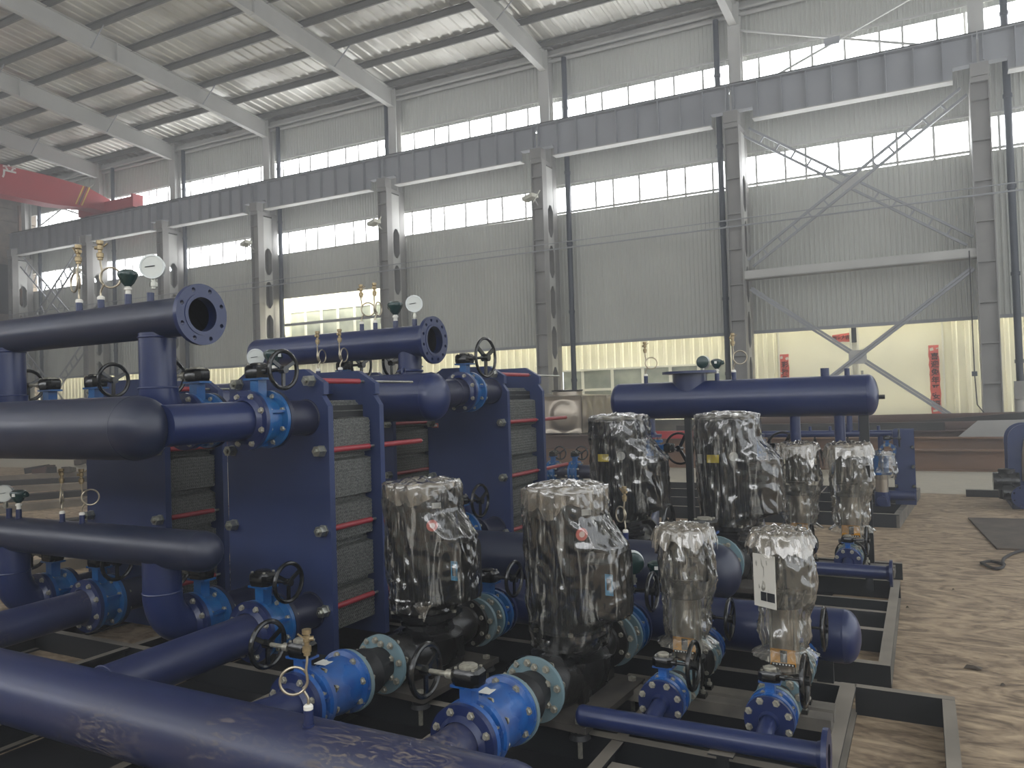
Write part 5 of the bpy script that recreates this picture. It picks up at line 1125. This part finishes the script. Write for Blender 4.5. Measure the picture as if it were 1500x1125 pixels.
T.part(MB().lathe([(.4, 0), (.4, .09), (.36, .11), (0, .11)], (-8.4, 18.9, Z1+.03), (0, 0, 1), 28), 'manhole', 'stainless'); T.part(MB().lathe([(.42, .11), (.42, .14), (0, .14)], (-8.4, 18.9, Z1+.03), (0, 0, 1), 28), 'manhole_lid', 'rubber')
for i in range(3):
    s = empty('timber_block', (-10.4+i*1.3, 19.2, 0), ('left support block under the silver water tank', 'middle support block under the silver water tank', 'right support block under the silver water tank')[i], 'block', 'support blocks under the silver tank'); MB().box(-.15, .15, -1.3, 1.3, 0, .775).build('block', 'scrap', s)

def hbeam(x0, x1, y, z, h, w, m, label, cat='beam', rz=0, grp='rusty steel stock in front of the back wall'):
    T = Obj('steel_beam', ((x0+x1)/2, y, z), label, cat, grp, rz=0); t = .02
    T.part(MB().box(x0, x1, y+w/2-t/2, y+w/2+t/2, z+t, z+h-t), 'web', m); T.part(MB().box(x0, x1, y, y+w, z, z+t*1.4), 'lower_flange', m); T.part(MB().box(x0, x1, y, y+w, z+h-t*1.4, z+h), 'upper_flange', m)
    T.o.rotation_euler.z = rz; return T
hbeam(-12, 1.9, 17.35, 0, .42, .32, 'rust_orange', 'front rusty brown H-beam lying across the floor, nearest of the pile')
hbeam(-13, -7.2, 17.4, .42, .33, .3, 'rust', 'dark red-brown beam lying on the front beam, below the silver tank')
hbeam(-6.5, 1.9, 18.1, 0, .62, .3, 'rust_orange', 'second rusty beam just behind the front one')
hbeam(-6.0, 3.0, 19.0, 0, .72, .3, 'rust', 'third darker rusty beam of the pile')
def rpipe(p0, p1, r, m, label, sq=False):
    T = Obj('steel_pipe', ((Vector(p0)+Vector(p1))/2), label, 'pipe', 'rusty steel stock in front of the back wall'); mb = MB()
    if sq: mb.beam(p0, p1, r*2, r*1.6)
    else: mb.lathe([(r*.85, .02), (r*.85, 0), (r, 0), (r, (Vector(p1)-Vector(p0)).length), (r*.85, (Vector(p1)-Vector(p0)).length)], p0, Vector(p1)-Vector(p0), 16)
    T.part(mb, 'section', m)
rpipe((-7, 19.6, .15), (.5, 19.6, .15), .15, 'rust', 'lowest dark pipe behind the rusty beams')
rpipe((-5.5, 19.15, .81), (.4, 19.15, .81), .11, 'dark_steel', 'short dark pipe on the pile ending near the blue gate plate', True)
rpipe((-5, 19.6, .45), (4, 19.6, .45), .15, 'rust', 'pipe of middle height behind the rusty beams')
rpipe((-4, 19.65, .75), (5, 19.65, .75), .14, 'rust', 'upper pipe behind the rusty beams')
rpipe((-4.5, 20.1, .9), (5, 20.1, .95), .13, 'rust', 'rear pipe resting high on the pile')
rpipe((-2.5, 20.2, .62), (6.5, 19.4, 1.32), .12, 'dark_steel', 'dark bar sloping up to the right across the pile', True)
rpipe((-3.2, 20.5, .55), (6.5, 20.6, 1.05), .14, 'rust', 'brown bar sloping gently up at the back of the pile', True)
rpipe((-6, 20.9, .12), (6, 20.9, .12), .12, 'dark_steel', 'dark bar on the floor at the back of the pile', True)
rpipe((-6.4, 18.25, .71), (-4.9, 18.25, .71), .11, 'crane_red', 'short bright red bar lying behind the black wheel under the tank', True)
T = Obj('steel_plate', (1.2, 18.8, .75), 'grey-green plate leaning on the rusty pile near the right edge', 'plate'); T.part(MB().beam((.55, 18.6, .62), (2.6, 18.6, .62), .02, .5, (0, 0, 1)) if False else MB().add([(.5, 18.6, .5), (3, 18.6, .5), (3, 18.85, .95), (1.0, 18.85, .93), (.5, 18.62, .5), (3, 18.62, .5), (3, 18.87, .95), (1.0, 18.87, .93)], [(0, 1, 2, 3), (7, 6, 5, 4), (0, 4, 5, 1), (1, 5, 6, 2), (2, 6, 7, 3), (3, 7, 4, 0)]), 'sheet', 'col_grey', smooth=False)
# crates and scrap behind the far valves
for i, (x, y, s, c, m) in enumerate(((-3.6, 15.3, .34, 'orange cardboard box', 'orange'), (-3.2, 15.7, .3, 'grey box', 'col_grey'), (-2.7, 15.2, .26, 'brown box', 'rust'), (-2.5, 16.2, .42, 'pale box', 'cream_flat'), (-4.2, 15.9, .3, 'dark box', 'scrap'), (-1.6, 16.3, .5, 'cream box', 'cream_flat'))):
    T = Obj('box', (x, y, 0), c+' on the floor far behind the big black wheel under the tank', 'box'); T.part(MB().box(x, x+s*1.3, y, y+s, 0, s*.7), 'carton', m); T.part(MB().box(x-.01, x+s*1.3+.01, y-.01, y+s+.01, s*.62, s*.7), 'lid', m)
T = Obj('steel_plate', (1, 10.2, 0), 'flat brown steel plate lying on the open floor at right', 'plate'); T.part(MB().add([(a, b, z) for z in (.0, .022) for a, b in ((.6, 9.12), (2.0, 9.25), (2.0, 11.3), (.44, 11.15))], [(3, 2, 1, 0), (4, 5, 6, 7), (0, 1, 5, 4), (1, 2, 6, 5), (2, 3, 7, 6), (3, 0, 4, 7)]), 'sheet', 'scrap', smooth=False)
T.part(MB().box(.85, 1.5, 9.05, 9.13, 0, .03), 'batten', 'rust')
T = Obj('steel_bar', (.9, 13.4, 0), 'dark square bar on the floor left of the right edge pump set', 'bar'); T.part(MB().box(.52, 1.05, 13.4, 13.5, 0, .1), 'bar', 'dark_steel')
T = Obj('wire_rope', (.6, 8.3, 0), 'bent dark wire lying on the floor below the flat plate', 'wire'); T.part(MB().tube(spline([(.42, 8.32, .02), (.5, 8.1, .02), (.58, 8.2, .02), (.62, 8.6, .02), (.8, 9.0, .03), (1.1, 9.3, .03)], 6), .014, 8).tube(spline([(.42, 8.32, .02), (.5, 8.42, .02), (.6, 8.3, .02)], 5), .014, 8), 'wire', 'dark_steel')
for i, (x, y, w) in enumerate(((.2, 5.25, .05), (-.16, 6.5, .012), (.16, 7.2, .01), (.33, 5.0, .015))):
    T = Obj('floor_scrap', (x, y, 0), ('torn brown scrap of paper on the bare floor at right', 'tiny dark crumb beside the end flange of the middle skid', 'tiny crumb farther out on the bare floor', 'small crumb near the torn scrap')[i], 'scrap')
    T.part(MB().add([(x-w, y-w*.5, .004), (x+w*.8, y-w*.7, .012), (x+w, y+w*.6, .004), (x-w*.6, y+w*.5, .014), (x, y, .02)], [(0, 1, 4), (1, 2, 4), (2, 3, 4), (3, 0, 4)]), 'flake', 'scrap', smooth=False)
# long steel bars stacked on the floor at the left
LB = [(-21, 11.2, -19, 14, 'farthest'), (-19.5, 10.2, -16.5, 13.6, 'sixth nearest'), (-17.5, 9.4, -15.2, 12.5, 'fifth nearest'), (-15.8, 8.2, -14.4, 10.8, 'fourth nearest'), (-14.1, 7.2, -13.3, 9.2, 'third nearest'), (-11.2, 5.9, -11.0, 7.4, 'second nearest'), (-8.4, 4.2, -8.0, 5.6, 'nearest')]
for i, (x0, y0, x1, y1, w) in enumerate(LB):
    T = Obj('steel_bar', ((x0+x1)/2, (y0+y1)/2, 0), w+' of the flat steel bars on the floor at the left edge', 'bar', 'flat steel bars on the floor at left')
    T.part(MB().beam((x0, y0, .06), (x1, y1, .06), .28, .12), 'bar', ('grey_timber', 'dark_steel')[i % 2])
for i, (x, y, a) in enumerate(((-22, 12.5, .2), (-17, 11.5, .5), (-24, 15.2, .1), (-20, 15.8, .3))):
    T = Obj('scrap_heap', (x, y, 0), ('low dark offcuts among the bars at far left', 'small dark offcut on the bars left of the blue exchanger', 'dark offcuts farthest back at the left', 'brown offcuts behind the bars at left')[i], 'scrap', None, rz=0)
    for j in range(5): T.part(MB().beam((x+j*.4, y+.3*math.sin(j*2+i), .12), (x+j*.4+.5, y+.3*math.cos(j+i), .2), .2, .16), 'offcut', ('dark_steel', 'scrap', 'rust')[j % 3])
